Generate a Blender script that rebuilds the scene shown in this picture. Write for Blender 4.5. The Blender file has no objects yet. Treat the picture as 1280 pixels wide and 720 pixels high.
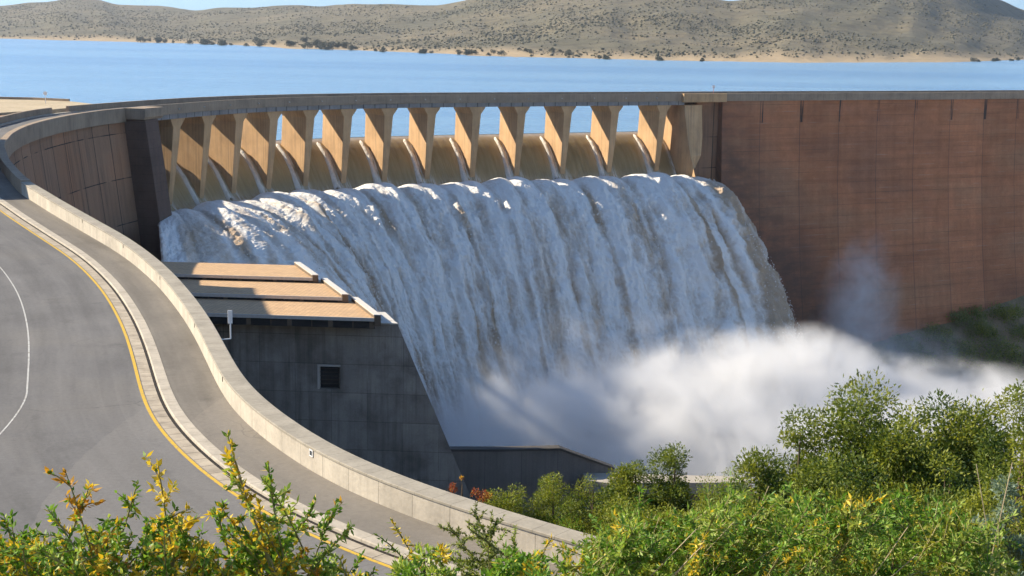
import bpy, bmesh, math, random
import numpy as np
from mathutils import Matrix, Vector

# ------------------------------------------------------------------ camera, sky, sun, exposure
SC = bpy.context.scene
R = math.radians
F_PX, W_PX, H_PX = 1778.0, 1280.0, 720.0
PITCH, ROLL = math.atan2(320, F_PX), 0.0175
fw = np.array([0, math.cos(PITCH), -math.sin(PITCH)])
rt = np.array([1.0, 0, 0])
up = np.array([0, math.sin(PITCH), math.cos(PITCH)])
cr = math.cos(ROLL) * rt + math.sin(ROLL) * up
cu = math.cos(ROLL) * up - math.sin(ROLL) * rt
cam = bpy.data.cameras.new("camera")
cam.sensor_width = 36.0
cam.lens = 36.0 * F_PX / W_PX
cam.clip_start = 0.1
cam.clip_end = 30000
cam_o = bpy.data.objects.new("camera", cam)
SC.collection.objects.link(cam_o)
cam_o.matrix_world = Matrix(((cr[0], cu[0], -fw[0], 0), (cr[1], cu[1], -fw[1], 0), (cr[2], cu[2], -fw[2], 0), (0, 0, 0, 1)))
SC.camera = cam_o

SUN_EL, SUN_AZ = R(32), R(287)            # azimuth clockwise from +Y: the sun stands to the left, a little beyond the dam
world = bpy.data.worlds.new("World")
SC.world = world
world.use_nodes = True
wn = world.node_tree
bg = wn.nodes["Background"]
sky = wn.nodes.new("ShaderNodeTexSky")
sky.sky_type = 'NISHITA'
sky.sun_disc = False
sky.sun_elevation = SUN_EL
sky.sun_rotation = SUN_AZ
sky.altitude = 1250
sky.air_density = 1.0
sky.dust_density = 0.15
sky.ozone_density = 2.2
# thin fair-weather cloud low in the sky, and the blue of clear highland air towards the horizon
_tc = wn.nodes.new("ShaderNodeTexCoord"); _sp = wn.nodes.new("ShaderNodeSeparateXYZ"); wn.links.new(_tc.outputs["Generated"], _sp.inputs[0])
_rp = wn.nodes.new("ShaderNodeValToRGB"); wn.links.new(_sp.outputs[2], _rp.inputs[0])
_rp.color_ramp.elements[0].position = 0.0; _rp.color_ramp.elements[0].color = (0.30, 0.47, 0.80, 1)
_rp.color_ramp.elements[1].position = 0.28; _rp.color_ramp.elements[1].color = (1, 1, 1, 1)
_mu = wn.nodes.new("ShaderNodeMix"); _mu.data_type = 'RGBA'; _mu.blend_type = 'MULTIPLY'; _mu.inputs[0].default_value = 1.0
wn.links.new(sky.outputs[0], _mu.inputs[6]); wn.links.new(_rp.outputs[0], _mu.inputs[7])
_mp = wn.nodes.new("ShaderNodeMapping"); _mp.inputs["Scale"].default_value = (5, 5, 32); wn.links.new(_tc.outputs["Generated"], _mp.inputs[0])
_nz = wn.nodes.new("ShaderNodeTexNoise"); _nz.inputs["Scale"].default_value = 2.2; _nz.inputs["Detail"].default_value = 7; _nz.inputs["Roughness"].default_value = 0.6; wn.links.new(_mp.outputs[0], _nz.inputs["Vector"])
_cr = wn.nodes.new("ShaderNodeValToRGB"); wn.links.new(_nz.outputs["Fac"], _cr.inputs[0])
_cr.color_ramp.elements[0].position = 0.57; _cr.color_ramp.elements[1].position = 0.80
_lo = wn.nodes.new("ShaderNodeMapRange"); wn.links.new(_sp.outputs[2], _lo.inputs[0]); _lo.inputs[1].default_value = 0.30; _lo.inputs[2].default_value = 0.12
_cm = wn.nodes.new("ShaderNodeMath"); _cm.operation = 'MULTIPLY'; wn.links.new(_cr.outputs[0], _cm.inputs[0]); wn.links.new(_lo.outputs[0], _cm.inputs[1])
_mx = wn.nodes.new("ShaderNodeMix"); _mx.data_type = 'RGBA'; wn.links.new(_cm.outputs[0], _mx.inputs[0]); wn.links.new(_mu.outputs[2], _mx.inputs[6]); _mx.inputs[7].default_value = (4.6, 4.7, 4.9, 1)
wn.links.new(_mx.outputs[2], bg.inputs[0])
bg.inputs[1].default_value = 0.105
sl = bpy.data.lights.new("sun", 'SUN')
sl.energy = 5.0
sl.angle = R(0.53)
sl.color = (1.0, 0.88, 0.69)
sun = bpy.data.objects.new("sun", sl)
SC.collection.objects.link(sun)
SUN_DIR = Vector((math.sin(SUN_AZ) * math.cos(SUN_EL), math.cos(SUN_AZ) * math.cos(SUN_EL), math.sin(SUN_EL)))
sun.rotation_euler = SUN_DIR.to_track_quat('Z', 'Y').to_euler()
SC.view_settings.view_transform = 'Standard'
SC.view_settings.look = 'None'
SC.view_settings.gamma = 1
SC.view_settings.exposure = 0.92
SC.cycles.use_denoising = True
SC.cycles.max_bounces = 8
SC.cycles.diffuse_bounces = 3
SC.cycles.glossy_bounces = 3
SC.cycles.transparent_max_bounces = 12
SC.cycles.volume_bounces = 4
SC.cycles.volume_step_rate = 0.2
SC.cycles.volume_max_steps = 160
SC.cycles.use_adaptive_sampling = True
SC.cycles.adaptive_threshold = 0.03
SC.cycles.caustics_reflective = False
SC.cycles.caustics_refractive = False

rng = np.random.default_rng(7)
random.seed(7)

# ------------------------------------------------------------------ projection helpers (used to survey the photograph)
def ray(x, y): return fw * F_PX + cr * (x - 640) - cu * (y - 360)
def onz(x, y, z): d = ray(x, y); return d * (z / d[2])
def atY(x, y, Y): d = ray(x, y); return d * (Y / d[1])
def proj(p):
    p = np.asarray(p, float); w = p @ fw
    return 640 + F_PX * (p @ cr) / w, 360 - F_PX * (p @ cu) / w
def ss(a, b, x):
    t = np.clip((np.asarray(x, float) - a) / (b - a), 0, 1); return t * t * (3 - 2 * t)

# ------------------------------------------------------------------ noise
def _hash(ix, iy, iz, seed):
    n = (ix.astype(np.int64) * 374761393 + iy.astype(np.int64) * 668265263 + iz.astype(np.int64) * 2147483647 + seed * 1274126177) & 0xffffffff
    n = ((n ^ (n >> 13)) * 1274126177) & 0xffffffff
    return ((n ^ (n >> 16)) & 0xffff) / 65535.0
def vnoise(x, y, z=None, seed=0):
    x = np.asarray(x, float); y = np.asarray(y, float); z = np.zeros_like(x) if z is None else np.asarray(z, float)
    ix, iy, iz = np.floor(x), np.floor(y), np.floor(z)
    fx, fy, fz = x - ix, y - iy, z - iz
    fx, fy, fz = fx * fx * (3 - 2 * fx), fy * fy * (3 - 2 * fy), fz * fz * (3 - 2 * fz)
    out = 0
    for a in (0, 1):
        for b in (0, 1):
            for c in (0, 1):
                wgt = (fx if a else 1 - fx) * (fy if b else 1 - fy) * (fz if c else 1 - fz)
                out = out + wgt * _hash(ix + a, iy + b, iz + c, seed)
    return out * 2 - 1
def fbm(x, y, z=None, o=4, seed=0, g=0.5):
    s, a, t = 0, 1.0, 0
    for k in range(o):
        s = s + a * vnoise(x * 2 ** k, y * 2 ** k, None if z is None else z * 2 ** k, seed + k); t += a; a *= g
    return s / t

# ------------------------------------------------------------------ object helpers
def link(o, parent=None):
    SC.collection.objects.link(o)
    if parent is not None:
        o.parent = parent
    return o
def tag(o, label=None, cat=None, group=None, kind=None):
    if label: o["label"] = label
    if cat: o["category"] = cat
    if group: o["group"] = group
    if kind: o["kind"] = kind
    return o
def empty(name, loc=(0, 0, 0)):
    o = bpy.data.objects.new(name, None)
    o.location = loc
    o.empty_display_size = 0.3
    return link(o)
def mesh(name, V, Fc, mat, parent=None, uv=None, smooth=False, attrs=None, mi=None, origin=None):
    V = np.asarray(V, float)
    if origin is not None:
        V = V - np.asarray(origin, float)
    me = bpy.data.meshes.new(name)
    Fc = np.asarray(Fc) if not isinstance(Fc, list) else Fc
    if isinstance(Fc, np.ndarray):
        n, k = Fc.shape
        me.vertices.add(len(V)); me.vertices.foreach_set("co", V.ravel())
        me.loops.add(n * k); me.loops.foreach_set("vertex_index", Fc.ravel().astype(np.int32))
        me.polygons.add(n); me.polygons.foreach_set("loop_start", np.arange(0, n * k, k, dtype=np.int32))
        me.update(calc_edges=True)
    else:
        me.from_pydata([tuple(v) for v in V], [], [tuple(int(i) for i in f) for f in Fc])
        me.update()
    for m in (mat if isinstance(mat, (list, tuple)) else [mat]):
        me.materials.append(m)
    if uv is not None:
        ul = me.uv_layers.new(name="UVMap")
        vi = np.empty(len(me.loops), np.int32); me.loops.foreach_get("vertex_index", vi)
        ul.data.foreach_set("uv", np.asarray(uv, float)[vi].ravel())
    for k, a in (attrs or {}).items():
        at = me.attributes.new(k, 'FLOAT', 'POINT'); at.data.foreach_set("value", np.asarray(a, float))
    if mi is not None:
        me.polygons.foreach_set("material_index", np.asarray(mi, np.int32))
    if smooth:
        me.polygons.foreach_set("use_smooth", np.ones(len(me.polygons), bool))
    me.validate()
    o = bpy.data.objects.new(name, me)
    if origin is not None and parent is None:
        o.location = tuple(origin)
    return link(o, parent)
def recalc(o):
    bm = bmesh.new(); bm.from_mesh(o.data); bmesh.ops.recalc_face_normals(bm, faces=bm.faces); bm.to_mesh(o.data); bm.free()
    return o
def bevel(o, w=0.02, seg=1):
    m = o.modifiers.new("bevel", 'BEVEL'); m.width = w; m.segments = seg; m.limit_method = 'ANGLE'
    return o
def grid_faces(n, m, wrap=False):
    i = np.arange(n - 1)[:, None]; j = np.arange(m if wrap else m - 1)[None, :]
    j2 = (j + 1) % m
    a = i * m + j; b = i * m + j2; c = (i + 1) * m + j2; d = (i + 1) * m + j
    return np.stack([a, d, c, b], -1).reshape(-1, 4)
BOXF = [(0, 3, 2, 1), (4, 5, 6, 7), (0, 1, 5, 4), (1, 2, 6, 5), (2, 3, 7, 6), (3, 0, 4, 7)]
def hexa(P): return [tuple(p) for p in P], BOXF
class MB:
    def __init__(s): s.v, s.f = [], []
    def add(s, V, Fc):
        o = len(s.v); s.v += [tuple(v) for v in V]; s.f += [tuple(i + o for i in f) for f in Fc]; return s
    def box(s, lo, hi):
        (a, b, c), (d, e, f) = lo, hi
        return s.add([(a, b, c), (d, b, c), (d, e, c), (a, e, c), (a, b, f), (d, b, f), (d, e, f), (a, e, f)], BOXF)
    def obox(s, o, ex, ey, ez):
        o, ex, ey, ez = (np.asarray(q, float) for q in (o, ex, ey, ez))
        return s.add([o, o + ex, o + ex + ey, o + ey, o + ez, o + ex + ez, o + ex + ey + ez, o + ey + ez], BOXF)
    def tube(s, pts, rad, n=6):
        pts = [np.asarray(p, float) for p in pts]; rings = []
        for i, p in enumerate(pts):
            t = pts[min(i + 1, len(pts) - 1)] - pts[max(i - 1, 0)]
            t = t / (np.linalg.norm(t) + 1e-9)
            a = np.cross(t, (0, 0, 1.0) if abs(t[2]) < .9 else (1.0, 0, 0)); a /= np.linalg.norm(a); b = np.cross(t, a)
            r = rad[i] if hasattr(rad, '__len__') else rad
            rings.append([p + r * (math.cos(q) * a + math.sin(q) * b) for q in np.arange(n) * 2 * math.pi / n])
        o = len(s.v)
        for rg in rings: s.v += [tuple(q) for q in rg]
        for i in range(len(rings) - 1):
            for k in range(n):
                s.f.append((o + i * n + k, o + i * n + (k + 1) % n, o + (i + 1) * n + (k + 1) % n, o + (i + 1) * n + k))
        s.f.append(tuple(o + k for k in range(n))[::-1]); s.f.append(tuple(o + (len(rings) - 1) * n + k for k in range(n)))
        return s
    def build(s, name, mat, parent=None, **k): return mesh(name, s.v, s.f, mat, parent, **k)

# ------------------------------------------------------------------ materials
def new_mat(name):
    m = bpy.data.materials.new(name); m.use_nodes = True
    nt = m.node_tree; b = nt.nodes["Principled BSDF"]
    b.inputs["Roughness"].default_value = 0.9
    b.inputs["Specular IOR Level"].default_value = 0.25
    return m, nt, b
def N(nt, t, **k):
    n = nt.nodes.new(t)
    for a, v in k.items():
        if a.startswith('i_'): n.inputs[a[2:].replace('_', ' ')].default_value = v
        else: setattr(n, a, v)
    return n
def lnk(nt, a, b): nt.links.new(a, b)
def math_n(nt, op, a, b=None, clamp=False):
    n = nt.nodes.new("ShaderNodeMath"); n.operation = op; n.use_clamp = clamp
    for i, q in enumerate((a, b)):
        if q is None: continue
        if isinstance(q, (int, float)): n.inputs[i].default_value = q
        else: nt.links.new(q, n.inputs[i])
    return n.outputs[0]
def ramp(nt, fac, stops):
    n = nt.nodes.new("ShaderNodeValToRGB"); e = n.color_ramp.elements
    while len(e) > 1: e.remove(e[-1])
    for i, (p, c) in enumerate(stops):
        q = e[0] if i == 0 else e.new(p)
        q.position = p; q.color = (c if hasattr(c, '__len__') else (c, c, c)) + ((1,) if not hasattr(c, '__len__') or len(c) == 3 else ()) if hasattr(c, '__len__') else (c, c, c, 1)
    nt.links.new(fac, n.inputs[0]); return n.outputs[0]
def mixc(nt, fac, a, b, mode='MIX'):
    n = nt.nodes.new("ShaderNodeMix"); n.data_type = 'RGBA'; n.blend_type = mode
    for s, q in ((n.inputs[0], fac), (n.inputs[6], a), (n.inputs[7], b)):
        if isinstance(q, (int, float)): s.default_value = q
        elif hasattr(q, '__len__'): s.default_value = tuple(q) + (1,) if len(q) == 3 else q
        else: nt.links.new(q, s)
    return n.outputs[2]
def noise(nt, vec, scale, detail=4, rough=0.55, dist=0.0, sc=None):
    n = nt.nodes.new("ShaderNodeTexNoise"); n.inputs["Scale"].default_value = scale
    n.inputs["Detail"].default_value = detail; n.inputs["Roughness"].default_value = rough; n.inputs["Distortion"].default_value = dist
    if sc is not None:
        mp = nt.nodes.new("ShaderNodeMapping"); mp.inputs["Scale"].default_value = sc; nt.links.new(vec, mp.inputs[0]); vec = mp.outputs[0]
    nt.links.new(vec, n.inputs["Vector"]); return n.outputs["Fac"]
def bump(nt, b, h, strength=0.3, dist=0.05):
    n = nt.nodes.new("ShaderNodeBump"); n.inputs["Strength"].default_value = strength; n.inputs["Distance"].default_value = dist
    nt.links.new(h, n.inputs["Height"]); nt.links.new(n.outputs[0], b.inputs["Normal"])
def stripe(nt, coord, period, width, offset=0.0):
    """1 inside a thin line every `period` metres."""
    a = math_n(nt, 'ADD', coord, offset + 1000 * period)
    a = math_n(nt, 'MODULO', a, period)
    return math_n(nt, 'LESS_THAN', a, width)

def concrete(name, base, dark=0.6, warm=None, scale=0.35, streak=0.0, joint=None, rows=None, jd=0.35, rough=0.92, fine=6.0, jitter=0.0):
    """weathered concrete; UVs in metres (u along the wall, v up the face)"""
    m, nt, b = new_mat(name)
    tc = N(nt, "ShaderNodeTexCoord"); ob = tc.outputs["Object"]; uv = tc.outputs["UV"]
    n1 = noise(nt, ob, scale, 6, 0.6); n2 = noise(nt, ob, fine, 5, 0.6)
    d = tuple(c * dark for c in base); w = warm or tuple(min(1, c * 1.15) for c in base)
    col = ramp(nt, n1, [(0.3, d), (0.5, tuple(base)), (0.7, w)])
    col = mixc(nt, 0.35, col, ramp(nt, n2, [(0.3, 0.55), (0.7, 1.0)]), 'MULTIPLY')
    if streak:
        s = noise(nt, uv, 1.0, 5, 0.65, 0, (1.3, 0.045, 1)); s2 = noise(nt, uv, 1.0, 3, 0.5, 0, (0.25, 0.12, 1))
        col = mixc(nt, math_n(nt, 'MULTIPLY', ramp(nt, s, [(0.45, 0.0), (0.68, 1.0)]), ramp(nt, s2, [(0.3, 0.1), (0.7, streak)])), col, (0.05, 0.045, 0.04))
    sep = N(nt, "ShaderNodeSeparateXYZ"); lnk(nt, uv, sep.inputs[0])
    for coord, spec in ((sep.outputs[0], joint), (sep.outputs[1], rows)):
        if spec:
            k = stripe(nt, coord, spec[0], spec[1], spec[2] if len(spec) > 2 else 0)
            if len(spec) > 3:
                nn = noise(nt, uv, 0.15, 3); k = math_n(nt, 'MULTIPLY', k, ramp(nt, nn, [(spec[3], 0.0), (spec[3] + .1, 1.0)]))
            col = mixc(nt, math_n(nt, 'MULTIPLY', k, 1 - jd), col, (0.03, 0.028, 0.026))
    if joint and rows:
        pu = math_n(nt, 'FLOOR', math_n(nt, 'DIVIDE', math_n(nt, 'ADD', sep.outputs[0], (joint[2] if len(joint) > 2 else 0)), joint[0]))
        pv = math_n(nt, 'FLOOR', math_n(nt, 'DIVIDE', math_n(nt, 'ADD', sep.outputs[1], (rows[2] if len(rows) > 2 else 0)), rows[0]))
        cb = N(nt, "ShaderNodeCombineXYZ"); lnk(nt, pu, cb.inputs[0]); lnk(nt, pv, cb.inputs[1])
        wn_ = N(nt, "ShaderNodeTexWhiteNoise", noise_dimensions='3D'); lnk(nt, cb.outputs[0], wn_.inputs["Vector"])
        col = mixc(nt, 1.0, col, ramp(nt, wn_.outputs["Value"], [(0.0, 0.84), (1.0, 1.06)]), 'MULTIPLY')
    lnk(nt, col, b.inputs["Base Color"]); b.inputs["Roughness"].default_value = rough
    bump(nt, b, n2, 0.35, 0.03)
    return m
def plain(name, col, rough=0.6, var=0.2, scale=3.0, spec=0.3):
    m, nt, b = new_mat(name)
    tc = N(nt, "ShaderNodeTexCoord"); n1 = noise(nt, tc.outputs["Object"], scale, 5, 0.6)
    lnk(nt, ramp(nt, n1, [(0.3, tuple(c * (1 - var) for c in col)), (0.7, tuple(min(1, c * (1 + var)) for c in col))]), b.inputs["Base Color"])
    b.inputs["Roughness"].default_value = rough; b.inputs["Specular IOR Level"].default_value = spec
    return m
def leafy(name, c1, c2, trans=0.42, rough=0.55):
    m, nt, b = new_mat(name)
    oi = N(nt, "ShaderNodeNewGeometry")
    col = ramp(nt, oi.outputs["Random Per Island"], [(0.0, c1), (0.55, tuple((a + q) / 2 for a, q in zip(c1, c2))), (1.0, c2)])
    lnk(nt, col, b.inputs["Base Color"]); b.inputs["Roughness"].default_value = rough; b.inputs["Specular IOR Level"].default_value = 0.35
    t = N(nt, "ShaderNodeBsdfTranslucent"); lnk(nt, mixc(nt, 1.0, col, (1.0, 0.95, 0.55), 'MULTIPLY'), t.inputs[0])
    mx = N(nt, "ShaderNodeMixShader"); mx.inputs[0].default_value = trans
    lnk(nt, b.outputs[0], mx.inputs[1]); lnk(nt, t.outputs[0], mx.inputs[2])
    lnk(nt, mx.outputs[0], nt.nodes["Material Output"].inputs[0])
    return m

M = {}
M['para'] = concrete('pale_parapet_concrete', (0.53, 0.475, 0.39), 0.78, (0.60, 0.54, 0.44), 0.5, 0.25, (1.95, 0.03, 0.3), None, 0.45)
M['coping'] = concrete('grey_coping_slab', (0.35, 0.315, 0.255), 0.8, (0.41, 0.37, 0.30), 0.8, 0.0, (0.93, 0.025, 0.1), None, 0.5)
M['retain'] = concrete('retaining_wall_concrete', (0.28, 0.26, 0.22), 0.7, None, 0.2, 0.4, (6, 0.05), (1.5, 0.03))
M['dam_grey'] = concrete('weathered_dam_concrete', (0.37, 0.215, 0.13), 0.75, (0.45, 0.22, 0.115), 0.05, 0.6, (7.0, 0.24, 0.0), (8.2, 0.16, 2.0, 0.42), 0.05)
M['band'] = concrete('grey_band_concrete', (0.36, 0.275, 0.195), 0.75, (0.41, 0.315, 0.22), 0.3, 0.3, (2.0, 0.05), None, 0.5)
M['beam'] = concrete('bridge_beam_concrete', (0.29, 0.275, 0.26), 0.8, None, 0.4, 0.3, (3.05, 0.22), None, 0.25)
M['pier'] = concrete('pier_concrete', (0.58, 0.37, 0.195), 0.8, (0.66, 0.43, 0.235), 0.22, 0.5, None, None)
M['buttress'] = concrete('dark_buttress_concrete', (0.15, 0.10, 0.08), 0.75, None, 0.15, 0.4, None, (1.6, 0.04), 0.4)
def red_concrete(s_j):
    m, nt, b = new_mat('reddish_arch_concrete')
    tc = N(nt, "ShaderNodeTexCoord"); uv = tc.outputs["UV"]; ob = tc.outputs["Object"]
    n1 = noise(nt, uv, 1.0, 5, 0.6, 0, (0.02, 0.05, 1)); nf = noise(nt, ob, 1.6, 6, 0.65)
    lay = noise(nt, uv, 1.0, 4, 0.6, 0, (0.03, 0.55, 1)); col2 = noise(nt, uv, 1.0, 4, 0.6, 0, (0.6, 0.02, 1))
    col = ramp(nt, n1, [(0.3, (0.34, 0.16, 0.092)), (0.5, (0.50, 0.205, 0.098)), (0.7, (0.46, 0.24, 0.13))])
    mot = noise(nt, uv, 1.0, 6, .65, .5, (.22, .2, 1)); col = mixc(nt, 0.5, col, ramp(nt, mot, [(.3, .62), (.7, 1.15)]), 'MULTIPLY')
    col = mixc(nt, 0.55, col, ramp(nt, lay, [(0.3, 0.6), (0.5, 0.9), (0.7, 1.1)]), 'MULTIPLY')
    col = mixc(nt, 0.22, col, ramp(nt, col2, [(0.35, 0.55), (0.65, 1.1)]), 'MULTIPLY')
    col = mixc(nt, 0.3, col, ramp(nt, nf, [(0.3, 0.6), (0.7, 1.1)]), 'MULTIPLY')
    sep = N(nt, "ShaderNodeSeparateXYZ"); lnk(nt, uv, sep.inputs[0])
    # pale lift lines
    k0 = stripe(nt, sep.outputs[1], 3.1, 0.13, 1.2); col = mixc(nt, math_n(nt, 'MULTIPLY', k0, ramp(nt, noise(nt, uv, 1.0, 3, .6, 0, (.05, .3, 1)), [(.4, .1), (.6, .6)])), col, (.12, .075, .05)); k = stripe(nt, sep.outputs[1], 3.1, 0.22); kk = noise(nt, uv, 1.0, 3, 0.6, 0, (0.12, 0.33, 1))
    col = mixc(nt, math_n(nt, 'MULTIPLY', k, ramp(nt, kk, [(0.5, 0.0), (0.66, 0.35)])), col, (0.42, 0.33, 0.27))
    # monolith joints with dark seepage below the parapet
    j = stripe(nt, sep.outputs[0], 13.5, 0.28, 3.0); jw = stripe(nt, sep.outputs[0], 13.5, 1.1, 3.0)
    top = math_n(nt, 'LESS_THAN', math_n(nt, 'MULTIPLY', sep.outputs[1], -1.0), 6.0)
    nj = ramp(nt, noise(nt, uv, 1.0, 4, 0.6, 0, (1.5, 0.12, 1)), [(0.42, 0.0), (0.6, 1.0)])
    col = mixc(nt, math_n(nt, 'MULTIPLY', j, 0.5), col, (0.09, 0.06, 0.05))
    col = mixc(nt, math_n(nt, 'MULTIPLY', math_n(nt, 'MULTIPLY', jw, top), nj), col, (0.06, 0.045, 0.04))
    pu = math_n(nt, 'FLOOR', math_n(nt, 'DIVIDE', math_n(nt, 'ADD', sep.outputs[0], 3.0), 13.5))
    wn_ = N(nt, "ShaderNodeTexWhiteNoise", noise_dimensions='1D'); lnk(nt, pu, wn_.inputs["W"])
    col = mixc(nt, 1.0, col, ramp(nt, wn_.outputs["Value"], [(0.0, 0.86), (1.0, 1.1)]), 'MULTIPLY')
    # the strip beside the fall stays wet
    wet = N(nt, "ShaderNodeMapRange"); lnk(nt, math_n(nt, 'ADD', sep.outputs[0], math_n(nt, 'MULTIPLY', math_n(nt, 'ADD', sep.outputs[1], 14.0), 0.62)), wet.inputs[0])
    wet.inputs[1].default_value = s_j + 22.0; wet.inputs[2].default_value = s_j + 3.0
    wm = math_n(nt, 'MULTIPLY', wet.outputs[0], ramp(nt, noise(nt, uv, 1.0, 5, 0.65, 0, (.12, .3, 1)), [(.3, .35), (.6, 1.0)]))
    col = mixc(nt, math_n(nt, 'MULTIPLY', wm, .75), col, (0.085, 0.058, 0.048))
    lnk(nt, col, b.inputs["Base Color"]); bump(nt, b, nf, 0.4, 0.05)
    return m
M['bld'] = concrete('dark_block_concrete', (0.42, 0.38, 0.33), 0.55, (0.54, 0.49, 0.42), 0.22, 0.75, (4.2, 0.06, 1.0, .42), (3.4, 0.07, 0.8), 0.55)
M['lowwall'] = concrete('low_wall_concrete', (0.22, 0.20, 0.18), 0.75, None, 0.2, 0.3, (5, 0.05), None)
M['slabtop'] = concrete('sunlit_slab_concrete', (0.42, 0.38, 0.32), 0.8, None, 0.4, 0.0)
M['trim'] = plain('pale_roof_trim', (0.58, 0.55, 0.50), 0.7, 0.1)
M['dark'] = plain('dark_opening', (0.025, 0.027, 0.03), 0.5, 0.2)
M['white'] = plain('white_paint', (0.8, 0.8, 0.79), 0.5, 0.04)
M['metal'] = plain('galvanised_metal', (0.62, 0.64, 0.66), 0.4, 0.06)
M['glass'] = plain('dull_window_glass', (0.05, 0.06, 0.07), 0.15, 0.2, 2.0, 0.5)
def roof_mat():
    m, nt, b = new_mat('tan_tiled_roof')
    tc = N(nt, "ShaderNodeTexCoord"); uv = tc.outputs["UV"]
    br = N(nt, "ShaderNodeTexBrick"); lnk(nt, uv, br.inputs["Vector"])
    br.inputs["Scale"].default_value = 1.0; br.inputs["Brick Width"].default_value = 0.55; br.inputs["Row Height"].default_value = 0.55
    br.inputs["Mortar Size"].default_value = 0.03; br.offset = 0.0; br.inputs["Bias"].default_value = 0.0
    br.inputs["Color1"].default_value = (0.60, 0.40, 0.22, 1); br.inputs["Color2"].default_value = (0.50, 0.33, 0.19, 1); br.inputs["Mortar"].default_value = (0.33, 0.22, 0.14, 1)
    n1 = noise(nt, uv, 0.5, 5)
    lnk(nt, mixc(nt, 0.5, br.outputs[0], ramp(nt, n1, [(0.3, 0.75), (0.7, 1.1)]), 'MULTIPLY'), b.inputs["Base Color"])
    return m
M['roof'] = roof_mat()
def asphalt(name, base, warm, sp=60):
    m, nt, b = new_mat(name)
    tc = N(nt, "ShaderNodeTexCoord"); ob = tc.outputs["Object"]; uv = tc.outputs["UV"]
    n1 = noise(nt, ob, 0.12, 5, 0.6); n2 = noise(nt, ob, sp, 3, 0.7); n3 = noise(nt, uv, 1.0, 4, 0.6, 0, (0.06, 0.7, 1)); n4 = noise(nt, ob, 5, 5, 0.7)
    col = ramp(nt, n1, [(0.32, tuple(c * .8 for c in base)), (0.5, base), (0.68, warm)])
    col = mixc(nt, 0.85, col, ramp(nt, n3, [(0.3, 0.74), (0.7, 1.16)]), 'MULTIPLY')
    su = N(nt, "ShaderNodeSeparateXYZ"); lnk(nt, uv, su.inputs[0])
    pk = math_n(nt, 'LESS_THAN', math_n(nt, 'SUBTRACT', math_n(nt, 'ADD', su.outputs[0], math_n(nt, 'MULTIPLY', noise(nt, ob, .5, 3), .8)), math_n(nt, 'MULTIPLY', su.outputs[1], 1.7)), 27.4)
    col = mixc(nt, math_n(nt, 'MULTIPLY', pk, .5), col, tuple(c * 1.16 for c in warm))
    sp_ = ramp(nt, noise(nt, ob, .33, 4, .6, .4), [(.60, 0.0), (.74, .5)]); col = mixc(nt, sp_, col, tuple(c * .55 for c in base))
    for lane in (1.7, 3.5, 7.2, 9.0):
        tk = N(nt, "ShaderNodeMath", operation='COMPARE'); lnk(nt, math_n(nt, 'MULTIPLY', su.outputs[1], -1.0), tk.inputs[0]); tk.inputs[1].default_value = lane; tk.inputs[2].default_value = .34
        col = mixc(nt, math_n(nt, 'MULTIPLY', tk.outputs[0], math_n(nt, 'MULTIPLY', n1, .26)), col, tuple(c * .62 for c in base))
    col = mixc(nt, 0.5, col, ramp(nt, n2, [(0.3, 0.55), (0.7, 1.3)]), 'MULTIPLY')
    col = mixc(nt, 0.45, col, ramp(nt, n4, [(0.3, 0.7), (0.7, 1.2)]), 'MULTIPLY')
    cv = N(nt, "ShaderNodeTexVoronoi", feature='DISTANCE_TO_EDGE'); cv.inputs["Scale"].default_value = 0.16
    mp = N(nt, "ShaderNodeVectorMath", operation='ADD'); lnk(nt, ob, mp.inputs[0])
    nn = N(nt, "ShaderNodeTexNoise"); nn.inputs["Scale"].default_value = 0.4; lnk(nt, ob, nn.inputs["Vector"])
    sc = N(nt, "ShaderNodeVectorMath", operation='SCALE'); lnk(nt, nn.outputs["Color"], sc.inputs[0]); sc.inputs["Scale"].default_value = 3.0
    lnk(nt, sc.outputs[0], mp.inputs[1]); lnk(nt, mp.outputs[0], cv.inputs["Vector"])
    ck = math_n(nt, 'MULTIPLY', math_n(nt, 'LESS_THAN', cv.outputs["Distance"], 0.006), ramp(nt, n1, [(0.48, 0.0), (0.66, 0.3)]))
    col = mixc(nt, ck, col, (0.04, 0.04, 0.042))
    lnk(nt, col, b.inputs["Base Color"]); b.inputs["Roughness"].default_value = 0.95; bump(nt, b, n2, 0.5, 0.01)
    return m
M['road'] = asphalt('worn_asphalt', (0.155, 0.151, 0.149), (0.172, 0.164, 0.155))
M['walk'] = asphalt('brownish_footway_asphalt', (0.19, 0.172, 0.148), (0.21, 0.188, 0.16))
M['kerb'] = concrete('kerb_concrete', (0.46, 0.41, 0.335), 0.8, None, 1.0, 0.0, (1.0, 0.03), None, 0.55)
M['gutter'] = concrete('gutter_slabs', (0.42, 0.36, 0.28), 0.7, (0.5, 0.43, 0.33), 0.9, 0.0, (0.95, 0.05), None, 0.4)
M['slot'] = plain('black_gutter_gap', (0.018, 0.014, 0.012), 0.9)
def paint(name, col, wear):
    m, nt, b = new_mat(name)
    tc = N(nt, "ShaderNodeTexCoord"); n1 = noise(nt, tc.outputs["Object"], 7, 5, 0.7)
    lnk(nt, mixc(nt, ramp(nt, n1, [(wear, 0.0), (wear + .18, 1.0)]), (0.22, 0.2, 0.17), col), b.inputs["Base Color"])
    return m
M['yellow'] = paint('yellow_road_paint', (0.58, 0.37, 0.045), 0.29)
M['wline'] = paint('white_road_paint', (0.50, 0.50, 0.485), 0.36)
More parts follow.
